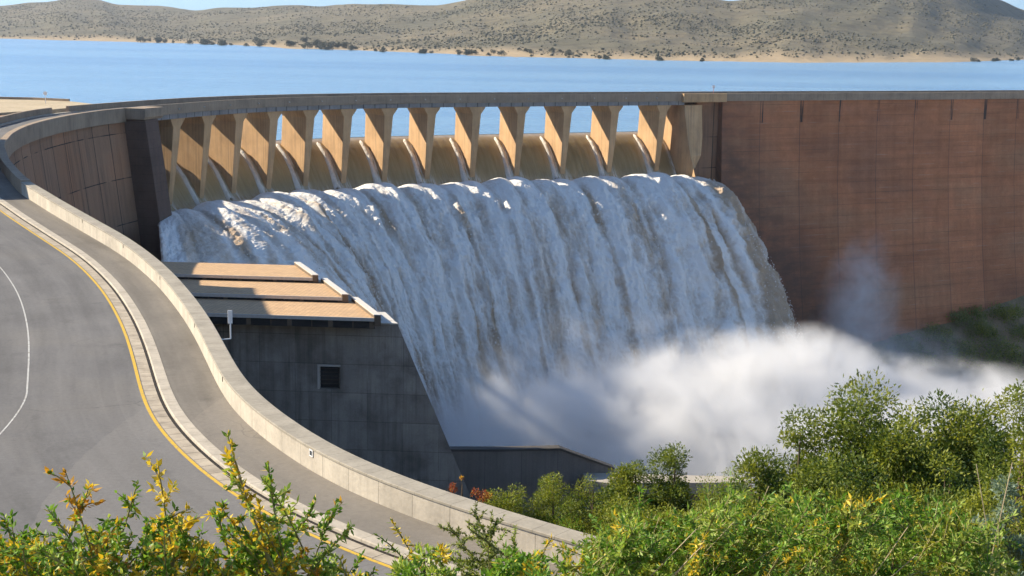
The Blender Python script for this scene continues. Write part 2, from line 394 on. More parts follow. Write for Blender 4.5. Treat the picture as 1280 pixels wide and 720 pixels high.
def ground_mat(name, cols, sc=0.4):
    m, nt, b = new_mat(name)
    tc = N(nt, "ShaderNodeTexCoord"); n1 = noise(nt, tc.outputs["Object"], sc, 7, 0.65); n2 = noise(nt, tc.outputs["Object"], sc * 12, 5, 0.7)
    col = ramp(nt, n1, [(0.3, cols[0]), (0.5, cols[1]), (0.7, cols[2])])
    lnk(nt, mixc(nt, 0.5, col, ramp(nt, n2, [(0.3, 0.5), (0.7, 1.2)]), 'MULTIPLY'), b.inputs["Base Color"]); bump(nt, b, n2, 0.6, 0.2)
    return m
M['ground'] = ground_mat('dry_hillside_soil', [(0.10, 0.09, 0.045), (0.17, 0.14, 0.08), (0.24, 0.18, 0.11)])
M['bank'] = ground_mat('right_bank_soil', [(0.16, 0.14, 0.075), (0.25, 0.195, 0.11), (0.36, 0.26, 0.155)], 0.12)
M['sand'] = ground_mat('sandy_terrace', [(0.42, 0.34, 0.22), (0.48, 0.39, 0.26), (0.54, 0.44, 0.3)], 0.1)

# ------------------------------------------------------------------ the surveyed line: outer edge of the parapet, road first, then the dam crest
zp = lambda Y: -16.5 + 1.5 * ss(85, 150, Y)               # parapet top
hh = lambda Y: 1.0 + 0.25 * ss(85, 150, Y)                # parapet height over the footway
def onf(x, y, g):
    z = -16.0
    for _ in range(30):
        z = 0.5 * z + 0.5 * float(g(onz(x, y, z)[1]))
    return onz(x, y, z)
OUT = [(740, 668), (700, 658), (655, 645.6), (619, 634), (587.5, 624), (537.5, 609), (500, 594), (447.5, 574), (410, 554), (379, 535), (352.5, 516), (326, 496), (310, 480.6), (292.5, 452.5), (279, 426), (264, 400), (250, 379), (232.5, 357.5), (212.5, 336), (186, 314), (160, 296), (132.5, 281), (111, 269), (75, 249), (54, 236), (35, 225.6),
       (12, 200), (4.75, 180), (15, 166), (31, 157.5), (56, 150), (87.5, 143.7), (112, 139.4), (145, 135.6), (240, 128), (272, 125.6), (320, 123), (400, 120.5), (480, 119.3), (560, 118.5), (720, 117.8), (880, 117), (1040, 116.2), (1200, 115.6), (1280, 115)]
KP = np.array([onf(x, y, zp)[:2] for x, y in OUT])
KP = np.vstack([KP[0] + (KP[0] - KP[3]) / np.linalg.norm(KP[0] - KP[3]) * 45, KP])
a_end = math.atan2(*(KP[-1] - KP[-4])[::-1]); q = KP[-1].copy(); ext = []
for k in range(40):
    a_end -= R(0.55); q = q + 8 * np.array([math.cos(a_end), math.sin(a_end)]); ext.append(q.copy())
KP = np.vstack([KP, ext])
_L = np.r_[0, np.cumsum(np.hypot(*np.diff(KP, axis=0).T))] - 45.0
SG = np.arange(_L[0], _L[-1], 0.5)
_kx, _ky = np.interp(SG, _L, KP[:, 0]), np.interp(SG, _L, KP[:, 1])
def gsm(a, sig):
    n = int(sig * 4); k = np.exp(-0.5 * (np.arange(-n, n + 1) / sig) ** 2); k /= k.sum()
    p = np.r_[2 * a[0] - a[1:n + 1][::-1], a, 2 * a[-1] - a[-n - 1:-1][::-1]]
    return np.convolve(p, k, 'valid')
_kx, _ky = gsm(_kx, 6), gsm(_ky, 6)
_far = ss(140, 200, SG)                       # smoother along the dam, where the survey is coarser
_kx = _kx * (1 - _far) + gsm(_kx, 16) * _far; _ky = _ky * (1 - _far) + gsm(_ky, 16) * _far
_tx, _ty = np.gradient(_kx), np.gradient(_ky); _n = np.hypot(_tx, _ty); _tx, _ty = _tx / _n, _ty / _n
def K(s): return np.stack([np.interp(s, SG, _kx), np.interp(s, SG, _ky)], -1)
def T(s):
    t = np.stack([np.interp(s, SG, _tx), np.interp(s, SG, _ty)], -1); return t / np.linalg.norm(t, axis=-1, keepdims=True)
def Dn(s): t = T(s); return np.stack([t[..., 1], -t[..., 0]], -1)
def P(s, u, z):
    k, d = K(s), Dn(s); return np.concatenate([k + d * np.asarray(u)[..., None], np.broadcast_to(np.asarray(z, float), np.shape(np.asarray(u) + 0 * np.asarray(s)))[..., None]], -1)
_px = np.array([proj((x, y, -15))[0] for x, y in zip(_kx, _ky)])
_i0 = int(np.argmin(np.where((SG > 120) & (SG < 260), _px, 9e9)))
def s_at(px): return float(np.interp(px, _px[_i0:], SG[_i0:]))

def sweep(name, s0, s1, prof, mat, parent=None, ds=1.0, closed=True, smooth=False, caps=True):
    n = max(2, int(round((s1 - s0) / ds)) + 1); S = np.linspace(s0, s1, n)
    rows, uvs = [], []
    for s in S:
        pr = prof(s) if callable(prof) else prof
        pr = np.array(pr, float); k, d = K(s), Dn(s)
        rows.append(np.c_[k[0] + d[0] * pr[:, 0], k[1] + d[1] * pr[:, 0], pr[:, 2 - 1]])
        v = np.r_[0, np.cumsum(np.hypot(*np.diff(pr, axis=0).T))]
        uvs.append(np.c_[np.full(len(pr), s), -v])
    m = len(rows[0]); V = np.vstack(rows); uv = np.vstack(uvs)
    Fc = [tuple(f) for f in grid_faces(n, m, closed)]
    if closed and caps:
        Fc += [tuple(range(m)), tuple(range((n - 1) * m, n * m))[::-1]]
    o = mesh(name, V, Fc, mat, parent, uv, smooth)
    return recalc(o) if closed else o

S_DAM = s_at(4.75) - 45.0                                  # the crest proper starts here; the road parapet runs on from it
S_DAM = float(np.interp(138.0, K(SG[(SG > 0) & (SG < 200)])[:, 1], SG[(SG > 0) & (SG < 200)]))
S_B0 = s_at(158); S_B1 = S_B0 + 4.8                        # left buttress
S_A0, S_A1 = s_at(857), s_at(905)                          # right abutment block
S_END = float(SG[-1]) - 2

# ------------------------------------------------------------------ road, footway, markings
zr = lambda s: float(zp(K(s)[1]) - hh(K(s)[1]))
yoff = 0.12
SR0, SR1 = -40.0, S_DAM + 75
lw = lambda s: float(-16.0 + 7.6 * ss(S_DAM - 30, S_DAM + 30, s))          # left edge of the carriageway
def flat(name, u0, u1, dz, mat, s0=SR0, s1=SR1, ds=0.8):
    g0 = u0 if callable(u0) else (lambda s: u0); g1 = u1 if callable(u1) else (lambda s: u1)
    o = sweep(name, s0, s1, lambda s: [(g0(s), zr(s) + dz), (g1(s), zr(s) + dz)], mat, None, ds, closed=False)
    return tag(o, kind='structure')
road = flat('road', -4.45, lw, -yoff, M['road']); tag(road, 'grey asphalt road curving up from the foreground onto the dam crest', kind='structure')
walk = flat('footway', -0.93, -3.22, 0.0, M['walk']); tag(walk, 'brownish asphalt footway between kerb and pale parapet', kind='structure')
kerb = sweep('kerb', SR0, SR1, lambda s: [(-3.2, zr(s) - .3), (-3.2, zr(s) + .015), (-3.70, zr(s) + .02), (-3.74, zr(s) - .02), (-3.76, zr(s) - .3)], M['kerb'], None, 0.8)
tag(kerb, 'pale concrete kerb along the footway', kind='structure')
slot = flat('gutter_gap', -3.745, -3.90, -yoff + .004, M['slot'], ds=0.5)
gut = flat('gutter', -3.90, -4.46, -yoff + .006, M['gutter'])
flat('yellow_line', -4.51, -4.67, -yoff + .010, M['yellow'])
s_w = [S for S in np.arange(22, 200, 1.0)]
def wl(s): return -9.9 - 1.4 * max(0.0, (31 - s) / 7.0) ** 2
flat('centre_line', lambda s: wl(s) + .042, lambda s: wl(s) - .042, -yoff + .008, M['wline'], s0=19, s1=SR1, ds=.4)
upu = lambda s: -9.0 - 3.2 * ss(S_B0 - 40, S_B0, s)
crest_road = sweep('crest_road', SR1, S_END, lambda s: [(-0.5, -16.25), (upu(s) + .3, -16.25)], M['road'], None, 2.0, closed=False); tag(crest_road, kind='structure')

# foreground parapet wall
pw = empty('parapet_wall', tuple(P(20.0, -0.45, zr(20.0))))
tag(pw, 'pale concrete parapet wall with grey coping curving beside the footway', 'wall')
def child(o, root): o.parent = root; o.matrix_parent_inverse = Matrix.Translation(-Vector(root.location)); return o
S_P0 = -0.4
body = child(sweep('wall_body', S_P0, S_DAM, lambda s: [(-0.04, zr(s) - .6), (-0.04, zr(s) + hh(K(s)[1]) - .10), (-0.92, zr(s) + hh(K(s)[1]) - .10), (-0.92, zr(s) - .25), ], M['para'], None, 0.6), pw)
cop = child(sweep('coping', S_P0 - .03, S_DAM, lambda s: [(0.0, zp(K(s)[1]) - .098), (0.0, zp(K(s)[1]) - .02), (-0.03, zp(K(s)[1])), (-0.93, zp(K(s)[1])), (-0.96, zp(K(s)[1]) - .02), (-0.96, zp(K(s)[1]) - .098)], M['coping'], None, 0.4), pw)
pl = onf(391, 571, lambda Y: zp(Y) - .27)
# plaque set on the inner face
ipx = [abs(proj(P(s, -0.93, zp(K(s)[1]) - .3))[0] - 391) for s in np.arange(8, 30, .05)]; s_pl = 8 + .05 * int(np.argmin(ipx))
t3, d3 = np.r_[T(s_pl), 0], np.r_[Dn(s_pl), 0]; o3 = P(s_pl, -0.925, zp(K(s_pl)[1]) - .40)
child(MB().obox(o3, t3 * .30, -d3 * .03, np.array([0, 0, .30])).build('plaque_frame', M['white']), pw)
child(MB().obox(o3 + t3 * .06 + np.array([0, 0, .06]) - d3 * .03, t3 * .18, -d3 * .012, np.array([0, 0, .18])).build('plaque', M['glass']), pw)
mb = MB()
for px in (103, 154, 200, 243, 278):
    arr = np.arange(20, 118, .1); s_j = float(arr[np.argmin([abs(proj(P(s, -0.93, zp(K(s)[1])))[0] - px) for s in arr])])
    mb.obox(P(s_j, -0.925, zp(K(s_j)[1]) - .38), np.r_[T(s_j), 0] * .10, np.r_[-Dn(s_j), 0] * .015, np.array([0, 0, .27]))
child(mb.build('expansion_gap', M['slot']), pw)
end_step = MB().obox(P(S_P0 - 1.6, -0.75, zr(0) - .5), np.r_[T(0.0), 0] * 1.5, np.r_[Dn(0.0), 0] * .6, np.array([0, 0, 1.22])).build('end_block', M['coping'])
child(bevel(end_step, .05), pw)
rw = sweep('retaining_wall', -30, S_DAM + 4, lambda s: [(-0.06, zr(s) - .58), (0.6, -75 if s > 30 else -20 - 55 * max(0, (s + 5) / 35)), (-3.0, -75 if s > 30 else -20 - 55 * max(0, (s + 5) / 35)), (-3.0, zr(s) - .58)], M['retain'], None, 1.5)
tag(rw, 'concrete retaining wall carrying the road above the spillway basin', 'wall')

# ------------------------------------------------------------------ the dam
dam = empty('dam', (0, 320, -95))
tag(dam, 'curved concrete arch dam with a row of piers carrying its crest bridge', 'dam')
def dpart(o): return child(o, dam)
# left gravity wall with its parapet band
dpart(sweep('gravity_wall', S_DAM, S_B0 + .3, [(-0.45, -17.7), (-0.45, -18.5), (7.2, -82), (-22, -82), (-22, -16.6), (-9.2, -16.6), (-9.2, -17.7)], M['dam_grey'], None, 1.0))
def band(name, s0, s1, z1=-17.6): return dpart(sweep(name, s0, s1, [(0, z1), (0, -15.08), (-.03, -15.0), (-.87, -15.0), (-.9, -15.05), (-.9, -16.6), (-0.5, z1)], M['band'], None, 1.0))
band('crest_parapet', S_DAM + .0, S_B0 - .2)
band('crest_parapet', S_A1 + .5, S_END, -17.0)
# upstream parapet, with the gap for the terrace entrance
s_g0 = float(np.interp(62, _px[_i0:], SG[_i0:])); s_g1 = float(np.interp(85, _px[_i0:], SG[_i0:]))
upu = lambda s: -9.0 - 3.2 * ss(S_B0 - 40, S_B0, s)
UP = lambda s: [(upu(s) + .4, -16.6), (upu(s) + .4, -15.0), (upu(s) - .1, -15.0), (upu(s) - .1, -16.6)]
s_ga = float(min(np.arange(S_DAM, S_B0, .25), key=lambda s: abs(proj(P(s, upu(s), -15.0))[0] - 62) + (0 if s > s_at(15) else 999)))
s_gb = float(min(np.arange(S_DAM, S_B0, .25), key=lambda s: abs(proj(P(s, upu(s), -15.0))[0] - 85) + (0 if s > s_at(15) else 999)))
dpart(sweep('upstream_parapet', s_gb, S_END, UP, M['band'], None, 1.0))
dpart(sweep('upstream_parapet', S_DAM + 20, s_ga, UP, M['band'], None, 1.0))
dpart(sweep('crest_kerb', S_DAM + 30, S_END, lambda s: [(upu(s) + 1.2, -16.4), (upu(s) + 1.2, -16.05), (upu(s) + .45, -16.05), (upu(s) + .45, -16.4)], M['kerb'], None, 1.5))
# bridge
S_BR0, S_BR1 = S_B1 - .2, S_A0 + 3.0
dpart(sweep('bridge_deck', S_BR0, S_BR1, [(0, -16.95), (0, -15.08), (-.03, -15), (-.37, -15), (-.4, -15.05), (-.4, -16.3), (-11.8, -16.3), (-12.4, -16.4), (-12.4, -16.95)], M['band'], None, 1.0))
# piers
PIER_PX = [229, 268, 307.5, 350.5, 396, 443, 494, 547.5, 604, 660, 718, 777, 837]
pier_s = [s_at(x) - 1.2 for x in PIER_PX]
bay_edges = [S_B1] + pier_s + [S_A0]
for i in range(len(bay_edges) - 1):
    a, b2 = bay_edges[i], bay_edges[i + 1]
    dpart(sweep('bridge_beam', a + .03, b2 - .03, [(-.28, -17.95), (-.28, -16.952), (-12.3, -16.952), (-12.3, -17.95)], M['beam'], None, 1.0))
def pier_mesh(s):
    k = K(s); t0 = T(s); th = math.atan2(t0[1], t0[0]); th = R(27) + (th - R(27)) * .82
    t = np.array([math.cos(th), math.sin(th)]); d = np.array([t[1], -t[0]])
    lev = [(-17.952, 2.15, -.55, -11.2), (-18.2, 2.15, -.6, -11.2), (-19.7, 1.12, -.85, -11.4), (-28, .88, -2.0, -12.4), (-36, .64, -3.2, -12.8), (-41, .55, -3.9, -12.8)]
    V, uvs = [], []
    for z, hw, ud, uu in lev:
        ring = [(hw, ud), (hw, uu + .9 * min(1, hw)), (hw * .6, uu + .3), (0, uu), (-hw * .6, uu + .3), (-hw, uu + .9 * min(1, hw)), (-hw, ud)]
        for a, u in ring:
            p = k + t * a + d * u; V.append((p[0], p[1], z)); uvs.append((u + a, z))
    Fc = [tuple(f) for f in grid_faces(len(lev), 7, True)] + [tuple(range(7)), tuple(range(7 * (len(lev) - 1), 7 * len(lev)))[::-1]]
    o = recalc(mesh('pier', V, Fc, M['pier'], None, np.array(uvs)))
    return bevel(o, .06)
for s in pier_s: dpart(pier_mesh(s))
# left buttress (training wall) and viewing balcony
def prism(name, s0, s1, levels, mat, par=None):
    """levels: (z, u_downstream, u_upstream)"""
    V, uvs = [], []
    for z, ud, uu in levels:
        for s, u in ((s0, uu), (s0, ud), (s1, ud), (s1, uu)):
            k, d, t = K(0.5 * (s0 + s1)), Dn(0.5 * (s0 + s1)), T(0.5 * (s0 + s1))
            p = k + d * u + t * (s - 0.5 * (s0 + s1)); V.append((p[0], p[1], z)); uvs.append((s + u, z))
    Fc = [tuple(f) for f in grid_faces(len(levels), 4, True)] + [(0, 1, 2, 3), tuple(range(4 * len(levels) - 4, 4 * len(levels)))[::-1]]
    return recalc(mesh(name, V, Fc, mat, par, np.array(uvs)))
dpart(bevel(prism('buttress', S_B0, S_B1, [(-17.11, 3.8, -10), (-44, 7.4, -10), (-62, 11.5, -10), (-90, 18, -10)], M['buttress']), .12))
dpart(bevel(prism('balcony', S_B0 - .4, S_B1 + 1.6, [(-14.98, 4.1, -.2), (-16.6, 4.1, -.2), (-17.1, 3.7, -.2)], M['band']), .06))
# right abutment and its balcony
Vab, kA, tA, dA = [], K(S_A0 + 1), T(S_A0 + 1), Dn(S_A0 + 1)
LEV = [(-17.96, 0.0, 5.6), (-20, .1, 5.6), (-26, 1.6, 5.4), (-31, 3.4, 4.6), (-34, 4.9, 3.0), (-36.2, 6.0, 1.0)]
for z, ud, wd in LEV:
    for a_s, u in ((-1, -13), (-1, ud), (wd - 1, min(ud, 3.0) * .6 - .3), (wd - 1, -13)):
        p = kA + tA * a_s + dA * u; Vab.append((p[0], p[1], z))
abm = recalc(mesh('abutment', Vab, [tuple(f) for f in grid_faces(len(LEV), 4, True)] + [(0, 1, 2, 3), tuple(range(4 * len(LEV) - 4, 4 * len(LEV)))[::-1]], M['pier'], None, np.array([(v[0], v[2]) for v in Vab])))
dpart(bevel(abm, .06))
dpart(prism('abutment_base', S_A0, S_A0 + 5.0, [(-36.0, -3.3, -13), (-50, -3.3, -13)], M['dam_grey']))
dpart(prism('abutment_return', S_A0 + 5.2, S_A1 + .3, [(-17.0, -2.2, -11), (-95, -2.0, -11)], M['dam_grey']))
dpart(bevel(prism('balcony', S_A0 - 1.0, S_A1 + .4, [(-14.96, .9, -.1), (-17.2, .9, -.1)], M['pier']), .05))
# right arch wall (double curvature: the base comes downstream)
M['red'] = red_concrete(S_A1)
AW = [(-0.35, -16.9), (-0.3, -24), (0.6, -40), (2.8, -60), (6.0, -80), (9.5, -100), (-14, -100), (-9.3, -16.6), (-0.9, -16.6)]
dpart(sweep('arch_wall', S_A1, S_END, AW, M['red'], None, 1.5))
# ogee sill with flip lip
OG = [(-17, -42), (-17, -28.6), (-15, -27.2), (-13, -26.5), (-11.6, -26.75), (-10.2, -27.4), (-8.5, -28.65), (-6.8, -30.3), (-5.2, -32.4), (-3.6, -35.1), (-2.2, -36.9), (-0.8, -37.8), (0.8, -37.9), (2.4, -37.2), (2.6, -38.6), (1.0, -45), (4, -96), (-17, -96)]
dpart(sweep('spillway_sill', S_B1, S_A0, OG, M['dam_grey'], None, 1.0))
# weep pipes under the deck edge
for s in np.arange(S_BR0 + 5, S_BR1, 9.3):
    dpart(MB().tube([P(s, -.05, -16.0), P(s, .28, -16.05)], .12, 8).build('drain_spout', M['trim']))

# ------------------------------------------------------------------ reservoir and waterfall
def lake_mat():
    m, nt, b = new_mat('reservoir_water')
    tc = N(nt, "ShaderNodeTexCoord"); ob = tc.outputs["Object"]
    n0 = noise(nt, ob, 0.0024, 5, 0.6, 0.6, (0.22, 2.2, 1)); n1 = noise(nt, ob, 0.35, 4, 0.6, 0, (0.5, 1, 1)); n2 = noise(nt, ob, 0.06, 3, 0.5, 0, (0.4, 1, 1))
    lnk(nt, ramp(nt, n0, [(0.35, (0.12, 0.24, 0.38)), (0.65, (0.19, 0.33, 0.45))]), b.inputs["Base Color"])
    b.inputs["Roughness"].default_value = 0.22; b.inputs["IOR"].default_value = 1.33; b.inputs["Specular IOR Level"].default_value = 0.5
    bump(nt, b, math_n(nt, 'ADD', n1, math_n(nt, 'MULTIPLY', n2, 2.0)), 0.9, 0.9)
    return m
M['lake'] = lake_mat()
Z_LAKE = -25.75
ring = [tuple(K(s) + Dn(s) * -15.6) for s in np.arange(S_B0 - 70, S_END, 4)]
ring = ring[::-1]
far = [(-160, 240), (-420, 330), (-2600, 800), (-5000, 5200), (0, 6000), (5000, 5200), (3500, 700), (ring[0][0] + 250, ring[0][1] - 40)]
lk = mesh('lake', [(x, y, Z_LAKE) for x, y in ring + far], [tuple(range(len(ring) + len(far)))], M['lake'])
recalc(lk)
bmx = bmesh.new(); bmx.from_mesh(lk.data); bmesh.ops.triangulate(bmx, faces=bmx.faces)
for f in bmx.faces:
    if f.normal.z < 0: f.normal_flip()
bmx.to_mesh(lk.data); bmx.free()
tag(lk, 'broad pale blue reservoir held behind the dam', kind='structure')

def sheet_mat():
    m, nt, b = new_mat('muddy_sheet_water')
    tc = N(nt, "ShaderNodeTexCoord"); uv = tc.outputs["UV"]
    n1 = noise(nt, uv, 1.0, 5, 0.6, 0, (1.1, 0.12, 1)); at = N(nt, "ShaderNodeAttribute", attribute_name='foam')
    n2 = noise(nt, uv, 1.0, 4, 0.6, 0, (3.5, 0.35, 1))
    col = ramp(nt, n1, [(0.3, (0.27, 0.185, 0.08)), (0.7, (0.38, 0.275, 0.13))])
    fo = math_n(nt, 'MULTIPLY', at.outputs["Fac"], ramp(nt, n2, [(0.38, 0.0), (0.62, 1.0)]))
    lnk(nt, mixc(nt, fo, col, (0.78, 0.74, 0.66)), b.inputs["Base Color"]); b.inputs["Roughness"].default_value = 0.28
    b.inputs["IOR"].default_value = 1.33; b.inputs["Specular IOR Level"].default_value = 0.45
    bump(nt, b, math_n(nt, 'ADD', n1, n2), 0.5, 0.25)
    return m
M['sheet'] = sheet_mat()
def foam_mat(name, c_white, c_mud, fine=1.0):
    m, nt, b = new_mat(name)
    tc = N(nt, "ShaderNodeTexCoord"); uv = tc.outputs["UV"]; ob = tc.outputs["Object"]
    at = N(nt, "ShaderNodeAttribute", attribute_name='mud')
    n1 = noise(nt, uv, 1.0, 6, 0.68, 0.4, (0.7, 0.30, 1)); n2 = noise(nt, ob, 1.1 * fine, 9, 0.74)
    mud = math_n(nt, 'ADD', at.outputs["Fac"], math_n(nt, 'MULTIPLY', math_n(nt, 'SUBTRACT', n1, 0.5), 1.05))
    mud = math_n(nt, 'ADD', mud, math_n(nt, 'MULTIPLY', math_n(nt, 'SUBTRACT', n2, 0.5), 0.9))
    col = ramp(nt, mud, [(0.22, c_white), (0.55, tuple((a + q) / 2 for a, q in zip(c_white, c_mud))), (0.95, c_mud)])
    lnk(nt, col, b.inputs["Base Color"]); b.inputs["Roughness"].default_value = 0.7; b.inputs["Specular IOR Level"].default_value = 0.3
    bump(nt, b, math_n(nt, 'ADD', math_n(nt, 'MULTIPLY', n1, 0.4), n2), 0.8, 0.45)
    return m
M['foam'] = foam_mat('falling_white_water', (0.88, 0.85, 0.80), (0.50, 0.375, 0.26))
M['wake'] = foam_mat('wake_foam', (0.82, 0.78, 0.70), (0.45, 0.34, 0.22), 2.0)

fall = empty('waterfall', (0, 330, -37))
tag(fall, 'white and muddy curtain of water pouring from the dam spillway', kind='structure')
BE = np.array([S_B1 - .1] + pier_s + [S_A0 + .1])
def bay_coord(S):
    i = np.clip(np.searchsorted(BE, S) - 1, 0, len(BE) - 2); return (S - BE[i]) / (BE[i + 1] - BE[i]), i
# smooth sheet sliding over the sill
SU = np.array([(-19, Z_LAKE - .02), (-16, Z_LAKE - .03), (-14, -25.9), (-12.6, -26.1), (-11.4, -26.45), (-10.0, -27.15), (-8.3, -28.4), (-6.6, -30.1), (-5.0, -32.25), (-3.4, -34.9), (-2.1, -36.5), (-.8, -37.3), (.8, -37.45), (2.0, -37.0)])
uu = np.interp(np.linspace(0, 1, 60), np.linspace(0, 1, len(SU)), SU[:, 0]); zz = np.interp(uu, SU[:, 0], SU[:, 1])
zz = gsm(zz, 2)
Sg = np.arange(S_B1 + .02, S_A0 - .02, 0.3)
SS, UU = np.meshgrid(Sg, uu, indexing='ij'); ZZ = np.broadcast_to(zz, SS.shape).copy()
bc, bi = bay_coord(SS)
bl = np.minimum(bc, 1 - bc)
ZZ += .10 * fbm(SS * .9, UU * .25, o=3, seed=3) * ss(-13, -8, UU)
pl_ = np.stack([K(SS)[..., 0] + Dn(SS)[..., 0] * UU, K(SS)[..., 1] + Dn(SS)[..., 1] * UU, ZZ], -1).reshape(-1, 3)
fo = (np.exp(-((1 - bc) * 12.5 - 1.5) ** 2 / 1.0) + .8 * np.exp(-(bc * 12.5 - 1.3) ** 2 / .5) * ss(-5, -2, UU)) * ss(-11, -9, UU) + .45 * ss(-4.0, -1, UU)
Lw = np.r_[0, np.cumsum(np.hypot(np.diff(uu), np.diff(zz)))]
uvq = np.stack([SS, np.broadcast_to(Lw, SS.shape)], -1).reshape(-1, 2)
sh = mesh('sheet_water', pl_, grid_faces(len(Sg), len(uu)), M['sheet'], None, uvq, True, {'foam': fo.ravel()}); child(sh, fall)
# foaming wake along the left face of every pier
for k, s in enumerate(pier_s + [S_A0]):
    if k == len(pier_s): continue
    n_u, n_a = 70, 9
    us = np.linspace(-12.4, -1.8, n_u); zs = np.interp(us, uu, zz)
    wdt = np.interp(us, [-12.4, -11, -5, -1.8], [.12, .6, .75, 1.1])
    A, Ug = np.meshgrid(np.linspace(-1, 1, n_a), us)
    hw = np.interp(np.interp(us, uu, zz), [-36, -28], [.85, 1.1])
    _th = math.atan2(T(s)[1], T(s)[0]); skew = math.tan((_th - R(27)) * .18)
    cen = s - hw - .35 - wdt - (us) * skew * -1.0 * -1.0
    Sx = cen[:, None] + A * wdt[:, None] * .8
    hgt = (1 - A ** 2) * np.interp(us, [-12.4, -10.5, -1.8], [.02, .55, .75])[:, None] * (1 + .55 * fbm(Ug * 1.4 + k * 9, A * 1.5, o=3, seed=k)) - .05
    kk, dd = K(Sx), Dn(Sx)
    V = np.stack([kk[..., 0] + dd[..., 0] * Ug, kk[..., 1] + dd[..., 1] * Ug, zs[:, None] + hgt], -1).reshape(-1, 3)
    child(mesh('wake_foam', V, grid_faces(n_u, n_a), M['wake'], None, np.stack([Sx, Ug], -1).reshape(-1, 2), True, {'mud': np.full(V.shape[0], .42)}), fall)
# the curtain itself: a free jet from the lip, x = w, drop = .25 w + .031 w^2
ds_, W_END = 0.2, 42.0
S_FE = S_A0 + 6.2
Sf = np.arange(S_B1 + .05, S_FE, ds_)
wl_ = [-2.2]
while wl_[-1] < W_END: wl_.append(wl_[-1] + .24 / math.sqrt(1 + (max(0, .22 + .062 * wl_[-1])) ** 2))
Wf = np.array(wl_)
SS, WW = np.meshgrid(Sf, Wf, indexing='ij')
wp = np.maximum(WW, 0)
flat_ = (1 - ss(10, 90, SS - S_B1))                      # the jets near the left wall leave flatter and travel farther
jet = lambda w_: .10 * w_ + .20 * np.minimum(w_, 8) ** 2 / 16 + .20 * np.maximum(w_ - 8, 0) + .0305 * w_ ** 2
jet_l = lambda w_: .03 * w_ + .0140 * w_ ** 2 + .0011 * np.maximum(w_ - 16, 0) ** 2.6
Z0 = np.where(WW < 0, -.10 * WW ** 2 * 1.6, -(jet(wp) * (1 - flat_) + jet_l(wp) * flat_)) - 36.75
sl_ = np.gradient(Z0, axis=1) / np.gradient(WW, axis=1)
nu, nz = -sl_ / np.hypot(1, sl_), 1 / np.hypot(1, sl_)              # normal in the (u, z) plane
Lf = np.r_[0, np.cumsum(np.hypot(np.diff(Wf), np.diff(Z0[-1])))]; LL = np.broadcast_to(Lf, SS.shape)
bc, bi = bay_coord(np.minimum(SS, S_A0))
# tongues drift slightly to the right as they fall
drift = .012 * LL + (.3 + .02 * LL) * fbm(SS * .10, LL * .05, o=3, seed=11)
bcd, bid = bay_coord(np.clip(SS - drift, S_B1, S_A0))
age = ss(0, 14, LL); fade = 1 - .55 * ss(22, 60, LL)
tong = (.72 * np.sin(np.pi * bcd) ** .6 + .34 * np.abs(np.sin(2 * np.pi * bcd)) ** .7) * (.9 + .3 * np.sin(bid * 2.3)) * fade * (.55 + .45 * ss(0, 5, LL))
edge = np.exp(-(bcd * 11.6 / 1.0) ** 2) + np.exp(-((1 - bcd) * 11.6 / .8) ** 2)
pvar = np.array([.9, 1.1, .85, 1.0, .9, 1.15, .95, 1.05, .85, 1.1, .9, 1.05, .9, 1.0, .95]); edge = edge * pvar[np.clip(bid + (bcd > .5), 0, 14)] * np.clip(.85 + .9 * fbm(SS * .12 + 40, LL * .07, o=3, seed=71), .25, 1.3)
mid = np.exp(-((bcd - .52 - .05 * np.sin(bid * 1.7)) * 11.6 / .9) ** 2) * np.clip(.6 + 1.0 * fbm(SS * .15 + 9, LL * .06, o=3, seed=73), .0, 1.2)
ridge = (edge * (.25 + 1.0 * ss(3, 12, LL)) * (1 + .9 * fbm(SS * .5, LL * .22, o=4, seed=21))) * fade
SD = SS - drift
roug = fbm(SD * .30, LL * .06, o=3, seed=31) * 1.15 + fbm(SD * .55, LL * .24, o=4, seed=37, g=.55) * .75 + np.abs(fbm(SD * 1.5, LL * 1.1, o=3, seed=43)) * .45
bands = np.clip(fbm(SD * .22, LL * .026 + 7, o=3, seed=66) * 2.2 + .8 * fbm(SD * .7, LL * .05, o=2, seed=67), -1, 1)
roug = roug * (.42 + .58 * ss(8, 60, SS - S_B1))
disp = tong * 2.1 + ridge * 1.15 + roug * (.10 + 1.25 * age)
# the sheet tears into ropes near both ends
disp = disp - 1.0 * ss(S_FE - 3.0, S_FE, SS)
lift = ss(-2.2, .3, WW); disp = disp * (.25 + .75 * lift)
Uf = WW + 2.2 + disp * nu; Zf = Z0 + disp * nz
lat = .35 * age * fbm(SS * .6, LL * .4, o=3, seed=51)
Sx = SS + lat
fanS = lambda S_: 1.75 * (1 - ss(-4, 40, S_ - S_B1)) ** 1.6
kk, dd, tt = K(Sx), Dn(Sx), T(Sx)
fanR = lambda S_: .11 * ss(S_A0 - 6, S_FE, S_)
fan = (fanR(SS) - fanS(SS)) * np.maximum(Uf - 2.2, 0) ** 2 / (np.maximum(Uf - 2.2, 0) + 1.0) + .34 * ss(S_A0 - 16, S_FE, SS) * np.maximum(Uf - 2.2, 0) ** 2 / (np.maximum(Uf - 2.2, 0) + 25.0)
V = np.stack([kk[..., 0] + dd[..., 0] * Uf + tt[..., 0] * fan, kk[..., 1] + dd[..., 1] * Uf + tt[..., 1] * fan, Zf], -1).reshape(-1, 3)
mud = .22 + .54 * edge * ss(2, 9, LL) + .36 * mid * ss(5, 14, LL) + .30 * np.clip(bands, -.5, 1) * age - .34 * roug * age + .14 * ss(6, 20, LL)
cur = mesh('falling_curtain', V, grid_faces(len(Sf), len(Wf)), M['foam'], None, np.stack([SS, LL], -1).reshape(-1, 2), True, {'mud': mud.ravel()}); child(cur, fall)
